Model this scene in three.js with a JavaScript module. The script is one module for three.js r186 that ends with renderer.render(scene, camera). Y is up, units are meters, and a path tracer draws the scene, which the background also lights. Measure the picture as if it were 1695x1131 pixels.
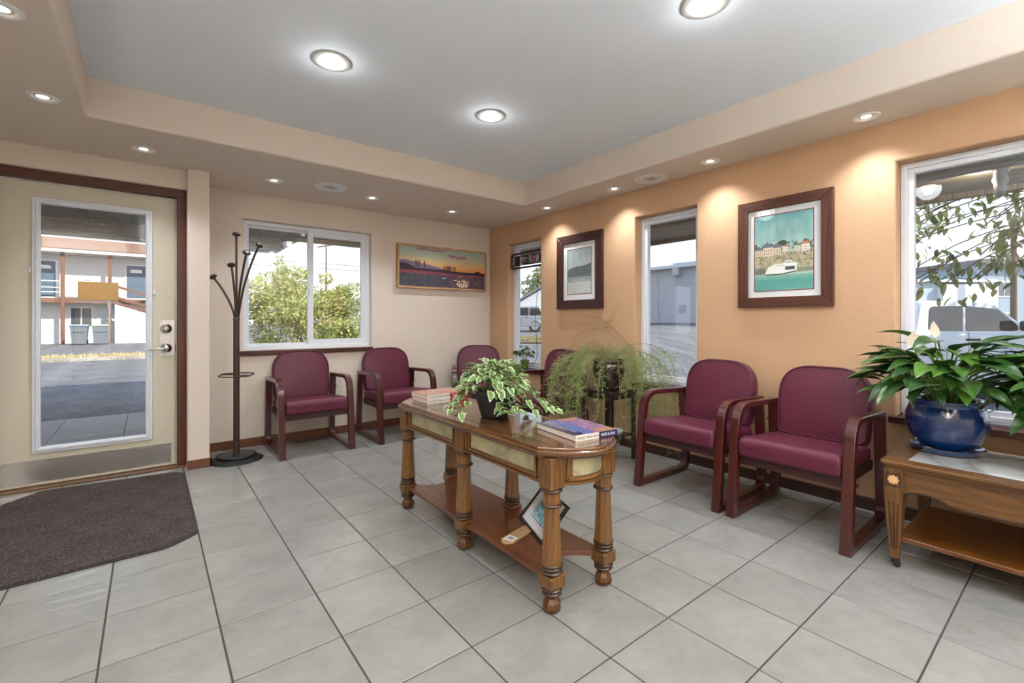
import * as THREE from 'three';
import { RoundedBoxGeometry } from 'three/addons/geometries/RoundedBoxGeometry.js';
import { mergeGeometries, mergeVertices, toCreasedNormals } from 'three/addons/utils/BufferGeometryUtils.js';

// ---------------------------------------------------------------- camera, sky, sun, exposure
const scene = new THREE.Scene();
const EYE = 1.121, YAW = 0.6743;                       // eye height in metres, turn of the view to the right of -z
const camera = new THREE.PerspectiveCamera(2 * Math.atan(565.5 / 763.85) * 180 / Math.PI, 1695 / 1131, 0.05, 400);
camera.position.set(0, EYE, 0);
camera.lookAt(Math.sin(YAW), EYE, -Math.cos(YAW));
camera.setViewOffset(1695, 1131, -10.33, 32.88, 1695, 1131);   // shifted lens: the verticals stay upright
const renderer = new THREE.WebGLRenderer({ antialias: true });
renderer.toneMapping = THREE.LinearToneMapping;
renderer.toneMappingExposure = 1.84;
renderer.shadowMap.enabled = true;

const SKY_STRENGTH = 0.95, SUN = 3.8;
{ // pale autumn sky, a function of height only
  const W = 64, H = 256, d = new Float32Array(W * H * 4);
  for (let y = 0; y < H; y++) {
    const e = Math.max(0, Math.sin(((y + 0.5) / H - 0.5) * Math.PI)), k = Math.pow(e, 0.55);
    for (let x = 0; x < W; x++) d.set([(1.0 - 0.62 * k) * SKY_STRENGTH, (1.04 - 0.48 * k) * SKY_STRENGTH, (1.10 - 0.20 * k) * SKY_STRENGTH, 1], (y * W + x) * 4);
  }
  const t = new THREE.DataTexture(d, W, H, THREE.RGBAFormat, THREE.FloatType);
  t.mapping = THREE.EquirectangularReflectionMapping; t.magFilter = THREE.LinearFilter; t.needsUpdate = true;
  scene.background = t;
}
const sun = new THREE.DirectionalLight(new THREE.Color(1, 0.94, 0.84), SUN);
sun.name = 'sun'; sun.position.set(12, 30, 34); sun.target.position.set(0, 0, 0);
sun.castShadow = true; sun.shadow.mapSize.set(2048, 2048);
Object.assign(sun.shadow.camera, { left: -45, right: 45, top: 45, bottom: -45, near: 1, far: 140 });
scene.add(sun, sun.target);
const TRAY_LIGHT = 1.1, TRAY_HALO = 0.05, SPOT_LIGHT = 1.5, ADDED_UPLIGHT = 29;                    // candela of the tray ceiling lights, the small soffit spots and the added uplighters

// ---------------------------------------------------------------- helpers
function rng(seed) { let a = seed | 0; return () => { a = (a + 0x6d2b79f5) | 0; let t = Math.imul(a ^ (a >>> 15), 1 | a); t = (t + Math.imul(t ^ (t >>> 7), 61 | t)) ^ t; return ((t ^ (t >>> 14)) >>> 0) / 4294967296; }; }
function hash(i, j, s) { let h = Math.imul(i, 374761393) + Math.imul(j, 668265263) + Math.imul(s, 1274126177); h = Math.imul(h ^ (h >>> 13), 1274126177); return ((h ^ (h >>> 16)) >>> 0) / 4294967296; }
function vn(x, y, px, py, s) {
  const xi = Math.floor(x), yi = Math.floor(y), fx = x - xi, fy = y - yi, u = fx * fx * (3 - 2 * fx), v = fy * fy * (3 - 2 * fy), m = (a, n) => ((a % n) + n) % n;
  const a = hash(m(xi, px), m(yi, py), s), b = hash(m(xi + 1, px), m(yi, py), s), c = hash(m(xi, px), m(yi + 1, py), s), d = hash(m(xi + 1, px), m(yi + 1, py), s);
  return a + (b - a) * u + (c - a) * v + (a - b - c + d) * u * v;
}
function fbm(u, v, fx, fy, oct, s) { let t = 0, a = 0.5, n = 0; for (let i = 0; i < oct; i++) { t += a * vn(u * fx, v * fy, fx, fy, s + i); n += a; a *= 0.5; fx *= 2; fy *= 2; } return t / n; }
function tex(w, h, mx, my, fn, srgb = true) {
  const d = new Uint8Array(w * h * 4);
  for (let y = 0; y < h; y++) for (let x = 0; x < w; x++) { const c = fn((x + 0.5) / w, (y + 0.5) / h); const k = (y * w + x) * 4; d[k] = 255 * Math.min(1, Math.max(0, c[0])); d[k + 1] = 255 * Math.min(1, Math.max(0, c[1] ?? c[0])); d[k + 2] = 255 * Math.min(1, Math.max(0, c[2] ?? c[0])); d[k + 3] = 255; }
  const t = new THREE.DataTexture(d, w, h); t.wrapS = t.wrapT = THREE.RepeatWrapping; t.magFilter = THREE.LinearFilter; t.repeat.set(1 / mx, 1 / my);
  if (srgb) t.colorSpace = THREE.SRGBColorSpace; t.needsUpdate = true; return t;
}
function canvasTex(w, h, draw) { const c = document.createElement('canvas'); c.width = w; c.height = h; draw(c.getContext('2d'), w, h); const t = new THREE.CanvasTexture(c); t.colorSpace = THREE.SRGBColorSpace; t.magFilter = THREE.LinearFilter; return t; }
const mat = (o) => new THREE.MeshPhysicalMaterial(o);

// texture coordinates in metres, projected along the main direction of each normal; u runs along `axis`
function boxUV(g, axis = 'x') {
  const p = g.attributes.position, n = g.attributes.normal, uv = new Float32Array(p.count * 2), A = { x: 0, y: 1, z: 2 }[axis];
  for (let i = 0; i < p.count; i++) {
    const P = [p.getX(i), p.getY(i), p.getZ(i)], N = [Math.abs(n.getX(i)), Math.abs(n.getY(i)), Math.abs(n.getZ(i))];
    const k = N[0] > N[1] && N[0] > N[2] ? 0 : N[1] > N[2] ? 1 : 2, o = [0, 1, 2].filter((q) => q !== k);
    if (o[1] === A) o.reverse();
    uv[2 * i] = P[o[0]]; uv[2 * i + 1] = P[o[1]];
  }
  g.setAttribute('uv', new THREE.BufferAttribute(uv, 2)); return g;
}
const T3 = (g, x, y, z) => { g.translate(x, y, z); return g; };
function clean(g) { const r = g.index ? g.toNonIndexed() : g; for (const k of Object.keys(r.attributes)) if (!['position', 'normal', 'uv'].includes(k)) r.deleteAttribute(k); if (!r.attributes.uv) r.setAttribute('uv', new THREE.BufferAttribute(new Float32Array(r.attributes.position.count * 2), 2)); return r; }
const merge = (list) => mergeGeometries(list.map(clean));
const box = (w, h, d, x = 0, y = 0, z = 0, r = 0) => T3(r ? new RoundedBoxGeometry(w, h, d, 2, Math.min(r, w / 2.01, h / 2.01, d / 2.01)) : new THREE.BoxGeometry(w, h, d), x, y, z);
const span = (x0, x1, y0, y1, z0, z1, r = 0) => box(x1 - x0, y1 - y0, z1 - z0, (x0 + x1) / 2, (y0 + y1) / 2, (z0 + z1) / 2, r);
const cyl = (rt, rb, h, x = 0, y = 0, z = 0, seg = 24) => T3(new THREE.CylinderGeometry(rt, rb, h, seg), x, y, z);
const lathe = (pts, seg = 40) => new THREE.LatheGeometry(pts.map(([r, y]) => new THREE.Vector2(r, y)), seg);
const V = (x, y, z) => new THREE.Vector3(x, y, z);
const tube = (pts, r, seg = 24, rad = 6, closed = false) => new THREE.TubeGeometry(new THREE.CatmullRomCurve3(pts, closed), seg, r, rad, closed);
// polygon with rounded corners: [[x, y, radius], ...]
function roundPoly(pts, seg = 6) {
  const out = [], n = pts.length;
  for (let i = 0; i < n; i++) {
    const [x, y, r = 0] = pts[i], a = pts[(i + n - 1) % n], b = pts[(i + 1) % n];
    if (!r) { out.push(new THREE.Vector2(x, y)); continue; }
    const p = new THREE.Vector2(x, y), da = new THREE.Vector2(a[0] - x, a[1] - y).normalize(), db = new THREE.Vector2(b[0] - x, b[1] - y).normalize();
    const half = Math.acos(Math.min(1, Math.max(-1, da.dot(db)))) / 2, t = r / Math.tan(half);
    const p0 = p.clone().addScaledVector(da, t), p1 = p.clone().addScaledVector(db, t);
    for (let k = 0; k <= seg; k++) { const s = k / seg; out.push(new THREE.Vector2((1 - s) ** 2 * p0.x + 2 * s * (1 - s) * x + s * s * p1.x, (1 - s) ** 2 * p0.y + 2 * s * (1 - s) * y + s * s * p1.y)); }
  }
  return out;
}
const rect = (x0, x1, y0, y1, r = 0) => roundPoly([[x0, y0, r], [x1, y0, r], [x1, y1, r], [x0, y1, r]]);
function extrude(outer, holes, depth, bevel = 0, bseg = 2, offset = true) {
  const s = new THREE.Shape(outer); for (const h of holes || []) s.holes.push(new THREE.Path(h));
  const g = new THREE.ExtrudeGeometry(s, { depth: depth - 2 * bevel, bevelEnabled: bevel > 0, bevelSize: bevel, bevelThickness: bevel, bevelSegments: bseg, bevelOffset: offset ? -bevel : 0, curveSegments: 8, steps: 1 });
  if (bevel) g.translate(0, 0, bevel);
  return g;
}
// outline in (z, y) pushed along x: the profile's first coordinate becomes world z, the depth becomes world x
const extrudeX = (outer, holes, depth, bevel, bseg) => { const f = (l) => l.map((p) => new THREE.Vector2(-p.x, p.y)).reverse(); const g = extrude(f(outer), (holes || []).map(f), depth, bevel, bseg); g.rotateY(Math.PI / 2); return g; };
// outline in (x, z) pushed up along y
const extrudeY = (outer, holes, depth, bevel, bseg) => { const f = (l) => l.map((p) => new THREE.Vector2(p.x, -p.y)).reverse(); const g = extrude(f(outer), (holes || []).map(f), depth, bevel, bseg); g.rotateX(-Math.PI / 2); return g; };
// upholstered pad: rings that shrink towards the middle of an outline, crowned in front, rounded at the rim
function pad(outline, thick, crown, rim) {
  const n = outline.length, c = outline.reduce((a, p) => a.add(p), new THREE.Vector2()).divideScalar(n), R = outline.reduce((a, p) => a + p.distanceTo(c), 0) / n, rings = [];
  for (let k = 0; k <= 6; k++) { const s = k / 6; rings.push([s * (1 - rim / R), thick / 2 + crown * (1 - s * s)]); }
  for (let k = 1; k <= 4; k++) { const a = k / 4 * Math.PI / 2; rings.push([1 - rim / R * (1 - Math.sin(a)), thick / 2 - rim * (1 - Math.cos(a))]); }
  for (let k = 0; k <= 4; k++) { const a = k / 4 * Math.PI / 2; rings.push([1 - rim / R * (1 - Math.cos(a)), -thick / 2 + rim * (1 - Math.sin(a))]); }
  rings.push([0, -thick / 2]);
  const pos = [], idx = [];
  for (const [s, z] of rings) for (const p of outline) pos.push(c.x + (p.x - c.x) * s, c.y + (p.y - c.y) * s, z);
  for (let r = 0; r < rings.length - 1; r++) for (let i = 0; i < n; i++) { const j = (i + 1) % n, a = r * n + i, b = r * n + j, d = a + n, e = b + n; idx.push(a, d, b, b, d, e); }
  let g = new THREE.BufferGeometry(); g.setAttribute('position', new THREE.Float32BufferAttribute(pos, 3)); g.setIndex(idx); g = mergeVertices(g, 1e-5); g.computeVertexNormals(); return g;
}
const taken = {};
function numbered(name) { const n = taken[name] = (taken[name] ?? -1) + 1; return n ? name + '_' + String(n).padStart(3, '0') : name; }
function thing(name, label, category, [x, y, z] = [0, 0, 0], turn = 0, group) {
  const o = new THREE.Group(); o.name = numbered(name); o.position.set(x, y, z); o.rotation.y = turn; o.userData = { label, category }; if (group) o.userData.group = group; scene.add(o); return o;
}
function structure(name, geo, m, axis) {
  const o = geo ? new THREE.Mesh(axis === null ? geo : boxUV(geo, axis), m) : new THREE.Group(); o.name = name; o.userData = { kind: 'structure' }; scene.add(o); return o;
}
// one named part; `axis` is the direction of the grain, null keeps the geometry's own texture coordinates
function part(parent, name, geo, m, axis = 'x', label) { const o = new THREE.Mesh(axis ? boxUV(geo, axis) : geo, m); o.name = name; if (label) o.userData.label = label; parent.add(o); return o; }
function solo(name, geo, m, label, category, pos = [0, 0, 0], turn = 0, group, axis = 'x') {
  const o = new THREE.Mesh(axis ? boxUV(geo, axis) : geo, m); o.name = numbered(name); o.position.set(...pos); o.rotation.y = turn; o.userData = { label, category }; if (group) o.userData.group = group; scene.add(o); return o;
}
function copyOf(root, pos, turn, label, group) { const r = root.clone(); r.name = numbered(root.name.replace(/_\d{3}$/, '')); r.position.set(...pos); r.rotation.y = turn; r.userData = { ...root.userData }; if (label) r.userData.label = label; if (group) r.userData.group = group; scene.add(r); return r; }

// ---------------------------------------------------------------- materials
const texWood = tex(512, 256, 0.9, 0.45, (u, v) => { const a = fbm(u, v, 3, 28, 4, 3), b = fbm(u, v, 6, 90, 2, 9), w = 0.5 + 0.5 * Math.sin((v * 9 + 1.6 * fbm(u, v, 2, 4, 3, 20)) * 6.283 * 2); const k = 0.62 + 0.26 * a + 0.12 * w - 0.14 * (b > 0.66 ? 1 : 0); return [k, k * 0.97, k * 0.93]; });
const texPeel = tex(256, 256, 0.12, 0.12, (u, v) => { const k = fbm(u, v, 14, 14, 3, 31); return [k]; }, false);
const texLeather = tex(256, 256, 0.1, 0.1, (u, v) => [0.5 + 0.5 * (fbm(u, v, 26, 26, 2, 41) - 0.5) + 0.3 * (fbm(u, v, 5, 5, 2, 47) - 0.5)], false);
const texTile = tex(512, 512, 1.0, 1.0, (u, v) => { const a = fbm(u, v, 4, 4, 5, 51), b = fbm(u, v, 22, 30, 3, 57); const k = 0.84 + 0.16 * a + 0.05 * (b - 0.5); return [k, k * 0.988, k * 0.965]; });
const texTileBump = tex(512, 512, 1.0, 1.0, (u, v) => { const w = fbm(u, v, 3, 3, 3, 61), r = Math.abs(fbm(u + w * 0.15, v, 9, 16, 4, 67) - 0.5) * 2; return [0.75 * r + 0.25 * fbm(u, v, 40, 40, 2, 71)]; }, false);
const texPile = tex(512, 512, 0.37, 0.41, (u, v) => { const k = 0.7 + 0.7 * (fbm(u, v, 90, 90, 1, 81) - 0.5) + 0.2 * (fbm(u, v, 5, 5, 2, 84) - 0.5); return [k, k * 0.96, k * 0.94]; });
const texBrush = tex(256, 256, 0.3, 0.3, (u, v) => { const k = 0.92 + 0.1 * (vn(u * 4, v * 128, 4, 128, 91) - 0.5); return [k]; }, false);
const texMarble = tex(512, 512, 0.9, 0.9, (u, v) => { const w = fbm(u, v, 3, 3, 5, 101), s = Math.abs(Math.sin((u * 2 + v + w * 2.4) * 6.283)); const k = 0.8 + 0.2 * Math.pow(s, 0.5); return [k, k, k * 0.985]; });
const texAsphalt = tex(256, 256, 1.7, 1.7, (u, v) => { const k = 0.75 + 0.4 * (fbm(u, v, 64, 64, 2, 111) - 0.5) + 0.3 * (fbm(u, v, 4, 4, 3, 114) - 0.5); return [k]; });
const texGrass = tex(256, 256, 0.8, 0.8, (u, v) => { const k = 0.7 + 0.7 * (fbm(u, v, 50, 50, 2, 121) - 0.5), g = fbm(u, v, 5, 5, 2, 124); return [k, k * (0.9 + 0.1 * g), k * (0.6 + 0.2 * g)]; });
const texSiding = tex(64, 256, 1.0, 1.0, (u, v) => { const k = 0.95 + 0.05 * vn(u * 8, v * 40, 8, 40, 131); return [k]; });

const M = {
  beige: mat({ color: '#dccfc2', roughness: 0.82, bumpMap: texPeel, bumpScale: 0.0007 }),
  orange: mat({ color: '#c6a07d', roughness: 0.8, bumpMap: texPeel, bumpScale: 0.0009 }),
  tray: mat({ color: '#eaf1f9', roughness: 0.75, bumpMap: texPeel, bumpScale: 0.0008 }),
  trim: mat({ color: '#6f3a22', map: texWood, roughness: 0.42 }),
  baseWood: mat({ color: '#855232', map: texWood, roughness: 0.42 }),
  sill: mat({ color: '#5d2f20', map: texWood, roughness: 0.4 }),
  doorPaint: mat({ color: '#cfc8b4', roughness: 0.5, bumpMap: texPeel, bumpScale: 0.0004 }),
  vinylWhite: mat({ color: '#dfe3ea', roughness: 0.35 }),
  white: mat({ color: '#e8e8e6', roughness: 0.4 }),
  glass: mat({ color: '#ffffff', roughness: 0.0, transmission: 1, thickness: 0, ior: 1.5 }),
  steel: mat({ color: '#cbcbca', metalness: 1, roughness: 0.32, roughnessMap: texBrush }),
  chrome: mat({ color: '#d8d8d6', metalness: 1, roughness: 0.14 }),
  brass: mat({ color: '#a88a5c', metalness: 0.6, roughness: 0.3 }),
  grout: mat({ color: '#3d3632', roughness: 0.9 }),
  vinyl: mat({ color: '#5c2034', roughness: 0.45, specularIntensity: 0.8, bumpMap: texLeather, bumpScale: 0.0012 }),
  piping: mat({ color: '#521a2c', roughness: 0.42 }),
  mahogany: mat({ color: '#571713', map: texWood, roughness: 0.3, clearcoat: 0.6, clearcoatRoughness: 0.15 }),
  railWood: mat({ color: '#4b2422', map: texWood, roughness: 0.5 }),
  honey: mat({ color: '#8c612c', map: texWood, roughness: 0.34, clearcoat: 0.4, clearcoatRoughness: 0.2 }),
  honeyTop: mat({ color: '#7d5228', map: texWood, roughness: 0.2, clearcoat: 0.9, clearcoatRoughness: 0.08 }),
  honeyDark: mat({ color: '#4a2d17', map: texWood, roughness: 0.4 }),
  shelfWood: mat({ color: '#7b4420', map: texWood, roughness: 0.28, clearcoat: 0.5, clearcoatRoughness: 0.15 }),
  goldPanel: mat({ color: '#b3ad8a', roughness: 0.42, metalness: 0.15, map: texMarble }),
  oldWood: mat({ color: '#80592f', map: texWood, roughness: 0.42 }),
  oldWoodDark: mat({ color: '#4a3018', map: texWood, roughness: 0.45 }),
  marble: mat({ color: '#d9d7d2', map: texMarble, roughness: 0.12, clearcoat: 0.6 }),
  mat: mat({ color: '#5f5552', map: texPile, roughness: 1, bumpMap: texPile, bumpScale: 0.004 }),
  rubber: mat({ color: '#2a2727', roughness: 0.7 }),
  bronze: mat({ color: '#4a3d33', metalness: 0.55, roughness: 0.4 }),
  blackMetal: mat({ color: '#232325', metalness: 0.3, roughness: 0.42 }),
  black: mat({ color: '#161616', roughness: 0.4 }),
  blackPlastic: mat({ color: '#2b2a2c', roughness: 0.5 }),
  soil: mat({ color: '#3a2c22', roughness: 1 }),
  blueGlaze: mat({ color: '#0b2d63', roughness: 0.14, clearcoat: 1, clearcoatRoughness: 0.03 }),
  brownGlaze: mat({ color: '#33211c', roughness: 0.16, clearcoat: 1, clearcoatRoughness: 0.04 }),
  stem: mat({ color: '#6d8a3c', roughness: 0.6 }),
  paper: mat({ color: '#e6e0d6', roughness: 0.9 }),
  card: mat({ color: '#b08d68', roughness: 0.9 }),
  walnut: mat({ color: '#6a3a25', map: texWood, roughness: 0.45 }),
  walnutDark: mat({ color: '#552f2b', map: texWood, roughness: 0.45 }),
  pine: mat({ color: '#e6c08a', map: texWood, roughness: 0.5 }),
  mount: mat({ color: '#dcdcdc', roughness: 0.7, clearcoat: 1, clearcoatRoughness: 0.0 }),
  mountLine: mat({ color: '#7a4038', roughness: 0.7 }),
  lampGlow: mat({ color: '#ffffff', emissive: '#fff6e6', emissiveIntensity: 5, roughness: 0.5 }),
  asphalt: mat({ color: '#8d8c8c', map: texAsphalt, roughness: 0.95 }),
  concrete: mat({ color: '#b3b2ae', map: texAsphalt, roughness: 0.9 }),
  dryGrass: mat({ color: '#c9b990', map: texGrass, roughness: 1 }),
  eave: mat({ color: '#d2c9b9', map: texWood, roughness: 0.8 }),
};
const TILE = 0.333;

// ---------------------------------------------------------------- the room
const XR = 3.35, ZB = -4.75, ZD = -4.36, XL = -1.5, ZF = 2.6, SOFFIT = 2.28, TRAYH = 2.504;
// floor: bed of grout with one mesh for each ceramic tile
{
  const f = structure('floor');
  part(f, 'grout_bed', span(XL - 0.15, XR + 0.15, -0.12, -0.0025, ZB - 0.15, ZF + 0.15), M.grout);
  const J = 0.0027, r = rng(7), made = {};
  const tones = [1, 0.975, 1.02, 0.99].map((k) => mat({ color: new THREE.Color('#9a9a99').multiplyScalar(k), map: texTile, roughness: 0.23, bumpMap: texTileBump, bumpScale: 0.003 }));
  const geo = (w, d, v) => {
    const key = w.toFixed(3) + d.toFixed(3) + v; if (made[key]) return made[key];
    const b = 0.0016, h = 0.012, g = extrudeY([new THREE.Vector2(-w / 2, -d / 2), new THREE.Vector2(w / 2, -d / 2), new THREE.Vector2(w / 2, d / 2), new THREE.Vector2(-w / 2, d / 2)], [], h, b, 1);
    g.translate(0, -h, 0); boxUV(g, 'x'); const uv = g.attributes.uv; for (let i = 0; i < uv.count; i++) uv.setXY(i, uv.getX(i) + v * 0.37, uv.getY(i) + v * 0.61);
    return made[key] = g;
  };
  const u0 = -0.39 * TILE, v0 = -9.037 * TILE;
  for (let i = -5; i < 12; i++) for (let j = -6; j < 18; j++) {
    const x0 = Math.max(u0 + i * TILE + J, XL), x1 = Math.min(u0 + (i + 1) * TILE - J, XR), z0 = Math.max(v0 + j * TILE + J, ZB), z1 = Math.min(v0 + (j + 1) * TILE - J, ZF);
    if (x1 - x0 < 0.02 || z1 - z0 < 0.02) continue;
    const o = part(f, 'tile', geo(x1 - x0, z1 - z0, Math.floor(r() * 6)), tones[Math.floor(r() * 4)], null);
    o.position.set((x0 + x1) / 2, 0, (z0 + z1) / 2);
  }
}
// walls with window and door openings; rounded plaster edges
const W1 = [-4.39, -3.80, 0.575, 2.04], W2 = [-2.54, -1.955, 0.575, 2.04], W3 = [-0.715, 0.75, 0.575, 2.04], WB = [0.655, 1.825, 0.86, 2.045];
const hole = ([a, b, c, d]) => rect(a, b, c, d).reverse();
{
  const WT = 0.17;
  const g = extrudeX(rect(ZB - WT, ZF + 0.15, 0, TRAYH + 0.1), [W1, W2, W3].map(hole), WT, 0.014, 4); g.translate(XR, 0, 0); structure('wall_right', g, M.orange);
  const b = extrude(rect(0.20, XR + 0.001, 0, TRAYH + 0.1), [hole(WB)], WT, 0.014, 4); b.translate(0, 0, ZB - WT); structure('wall_back', b, M.beige);
  const d = extrude([[XL - 0.15, 0], [-0.83, 0], [-0.83, 2.135], [0.235, 2.135], [0.235, TRAYH + 0.1], [XL - 0.15, TRAYH + 0.1]].map((p) => new THREE.Vector2(...p)), [], 0.24); d.translate(0, 0, ZD - 0.24); structure('wall_door', d, M.beige);
  { const l = extrudeX(rect(ZD - 0.24, ZF + 0.15, 0, TRAYH + 0.1), [hole([-3.5, -2.7, 0.9, 1.75])], 0.15, 0.01, 2); l.translate(XL - 0.15, 0, 0); structure('wall_left', l, M.beige); }
  structure('wall_front', span(XL - 0.15, XR + 0.17, 0, TRAYH + 0.1, ZF, ZF + 0.15), M.beige);
  structure('wall_pilaster', extrudeY(rect(0.225, 0.366, ZB - 0.1, -4.285, 0.012), [], SOFFIT + 0.05), M.beige, 'y');
}
// ceiling: dropped soffit ring round a raised tray
{
  const c = structure('ceiling'), TX = [-0.275, 2.915], TZ = [-3.555, 1.7];
  const g = extrudeY(rect(XL - 0.1, XR + 0.1, ZB - 0.1, ZF + 0.1), [rect(TX[0], TX[1], TZ[0], TZ[1], 0.02).reverse()], TRAYH - SOFFIT + 0.01, 0.016, 4); g.translate(0, SOFFIT, 0);
  part(c, 'soffit', g, M.beige); part(c, 'tray_panel', span(XL - 0.1, XR + 0.1, TRAYH, TRAYH + 0.09, ZB - 0.1, ZF + 0.1), M.tray);
}
// baseboards
structure('baseboard_back', span(0.366, XR, 0, 0.075, ZB, ZB + 0.014, 0.003), M.baseWood);
structure('baseboard_right', span(XR - 0.014, XR, 0, 0.075, ZB, ZF, 0.003), mat({ color: '#54352a', map: texWood, roughness: 0.5 }), 'z');
structure('baseboard_pilaster', merge([span(0.222, 0.380, 0, 0.068, -4.287, -4.272, 0.003), span(0.364, 0.380, 0, 0.068, ZB, -4.272, 0.003)]), M.baseWood);
structure('baseboard_left', span(XL, XL + 0.014, 0, 0.075, ZD, ZF), M.trim, 'z');
structure('baseboard_front', span(XL, XR, 0, 0.075, ZF - 0.014, ZF), M.trim);
structure('baseboard_door', span(XL, -0.84, 0, 0.075, ZD, ZD + 0.014), M.trim);
// door casing and threshold
{
  const c = structure('trim_1');
  part(c, 'casing_side', span(0.166, 0.232, 0, 2.078, -4.50, -4.405, 0.004), M.trim, 'y');
  part(c, 'casing_side', span(-0.832, -0.766, 0, 2.078, -4.50, -4.405, 0.004), M.trim, 'y');
  part(c, 'casing_head', span(-0.832, 0.232, 2.074, 2.138, -4.50, -4.4, 0.004), M.trim);
  part(c, 'threshold', span(-0.832, 0.232, -0.004, 0.012, -4.56, -4.385, 0.004), M.oldWood);
  part(c, 'weather_strip', merge([span(0.158, 0.167, 0.01, 2.074, -4.478, -4.468), span(-0.766, 0.167, 2.066, 2.076, -4.478, -4.468)]), M.white);
}
// ring shaped frame in the xy plane, front face at z = 0, running back
const ring = (x0, x1, y0, y1, b, depth, bevel = 0.003) => { const g = extrude(rect(x0, x1, y0, y1), [rect(x0 + b, x1 - b, y0 + b, y1 - b).reverse()], depth, bevel, 2); g.translate(0, 0, -depth); return g; };
// entrance door with a tall glass lite
{
  const d = structure('door_1'); d.position.set(0, 0, -4.46);
  const leaf = extrude(rect(-0.763, 0.157, 0.016, 2.064), [rect(-0.585, -0.012, 0.25, 1.935).reverse()], 0.045, 0.003, 2); leaf.translate(0, 0, -0.045); part(d, 'door_leaf', leaf, M.doorPaint);
  const fr = part(d, 'lite_frame', merge([T3(ring(-0.617, 0.019, 0.23, 1.962, 0.042, 0.04, 0.006), 0, 0, 0.018), T3(ring(-0.60, 0.002, 0.247, 1.945, 0.02, 0.02, 0.006), 0, 0, 0.026)]), M.vinylWhite, 'y');
  part(d, 'pane', span(-0.58, -0.017, 0.255, 1.93, -0.025, -0.019), M.glass);
  const kp = part(d, 'kick_plate', span(-0.756, 0.132, 0.036, 0.187, 0, 0.0025), M.steel, 'x', 'brushed steel kick plate');
  for (const x of [-0.745, -0.53, -0.31, -0.09, 0.12]) for (const y of [0.048, 0.175]) { const s = part(kp, 'screw', cyl(0.004, 0.005, 0.003, 0, 0, 0, 10).rotateX(Math.PI / 2), M.chrome); s.position.set(x, y, 0.003); }
  const lp = part(d, 'lock_plate', box(0.098, 0.278, 0.004, 0.106, 0.995, 0.002, 0.002), M.steel, 'x', 'satin steel lock plate');
  for (const [x, y] of [[0.072, 1.12], [0.072, 0.868], [0.078, 1.112], [0.078, 0.876]]) part(lp, 'screw', T3(cyl(0.004, 0.005, 0.003, 0, 0, 0, 10).rotateX(Math.PI / 2), x, y, 0.005), M.chrome);
  const rose = (y) => T3(lathe([[0, 0.03], [0.012, 0.03], [0.02, 0.024], [0.034, 0.012], [0.037, 0.004], [0.037, 0]], 28).rotateX(Math.PI / 2), 0.1, y, 0.004);
  part(d, 'deadbolt', merge([rose(1.067), box(0.012, 0.036, 0.014, 0.1, 1.067, 0.04, 0.004)]), M.chrome);
  part(d, 'lever_handle', merge([rose(0.918), tube([V(0.1, 0.918, 0.03), V(0.098, 0.918, 0.055), V(0.06, 0.917, 0.062), V(-0.015, 0.91, 0.06)], 0.007, 20, 8)]), M.chrome);
  part(d, 'latch', span(0.156, 0.16, 0.89, 0.945, -0.035, -0.004), M.black);
  for (const [x, y] of [[-0.625, 1.47], [0.027, 1.35]]) part(d, 'clip', box(0.012, 0.04, 0.012, x, y, 0.006, 0.003), M.white);
}
// windows. Each: frame parts, panes; local x runs along the wall, the room is towards +z
function fixedWindow(n, w, h) {
  const g = structure('window_' + n);
  part(g, 'outer_frame', ring(0, w, 0, h, 0.032, 0.07), M.vinylWhite, 'y');
  part(g, 'inner_frame', T3(ring(0.03, w - 0.03, 0.03, h - 0.03, 0.03, 0.045), 0, 0, -0.012), M.vinylWhite, 'y');
  part(g, 'pane', span(0.055, w - 0.055, 0.055, h - 0.055, -0.036, -0.030), M.glass);
  return g;
}
for (const [n, W] of [[2, W1], [3, W2], [4, W3]]) {
  const g = fixedWindow(n, W[1] - W[0] - 0.004, W[3] - W[2] - 0.02);
  g.position.set(XR + 0.085, W[2] + 0.018, W[0] + 0.002); g.rotation.y = -Math.PI / 2;
  const ledge = n === 4 ? 0.045 : 0.03;
  const s = part(g, 'sill', span(-0.03, W[1] - W[0] + 0.03, -0.05, -0.012, -0.06, 0.085 + ledge, 0.004), M.sill, 'x', 'dark brown wooden sill');
  s.userData.label = 'dark brown wooden sill';
}
{
  const g = fixedWindow(5, 0.796, 0.84); g.position.set(XL - 0.07, 0.905, -2.702); g.rotation.y = Math.PI / 2;  // unseen left wall window, out of view, placed to let in side daylight
}
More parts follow.
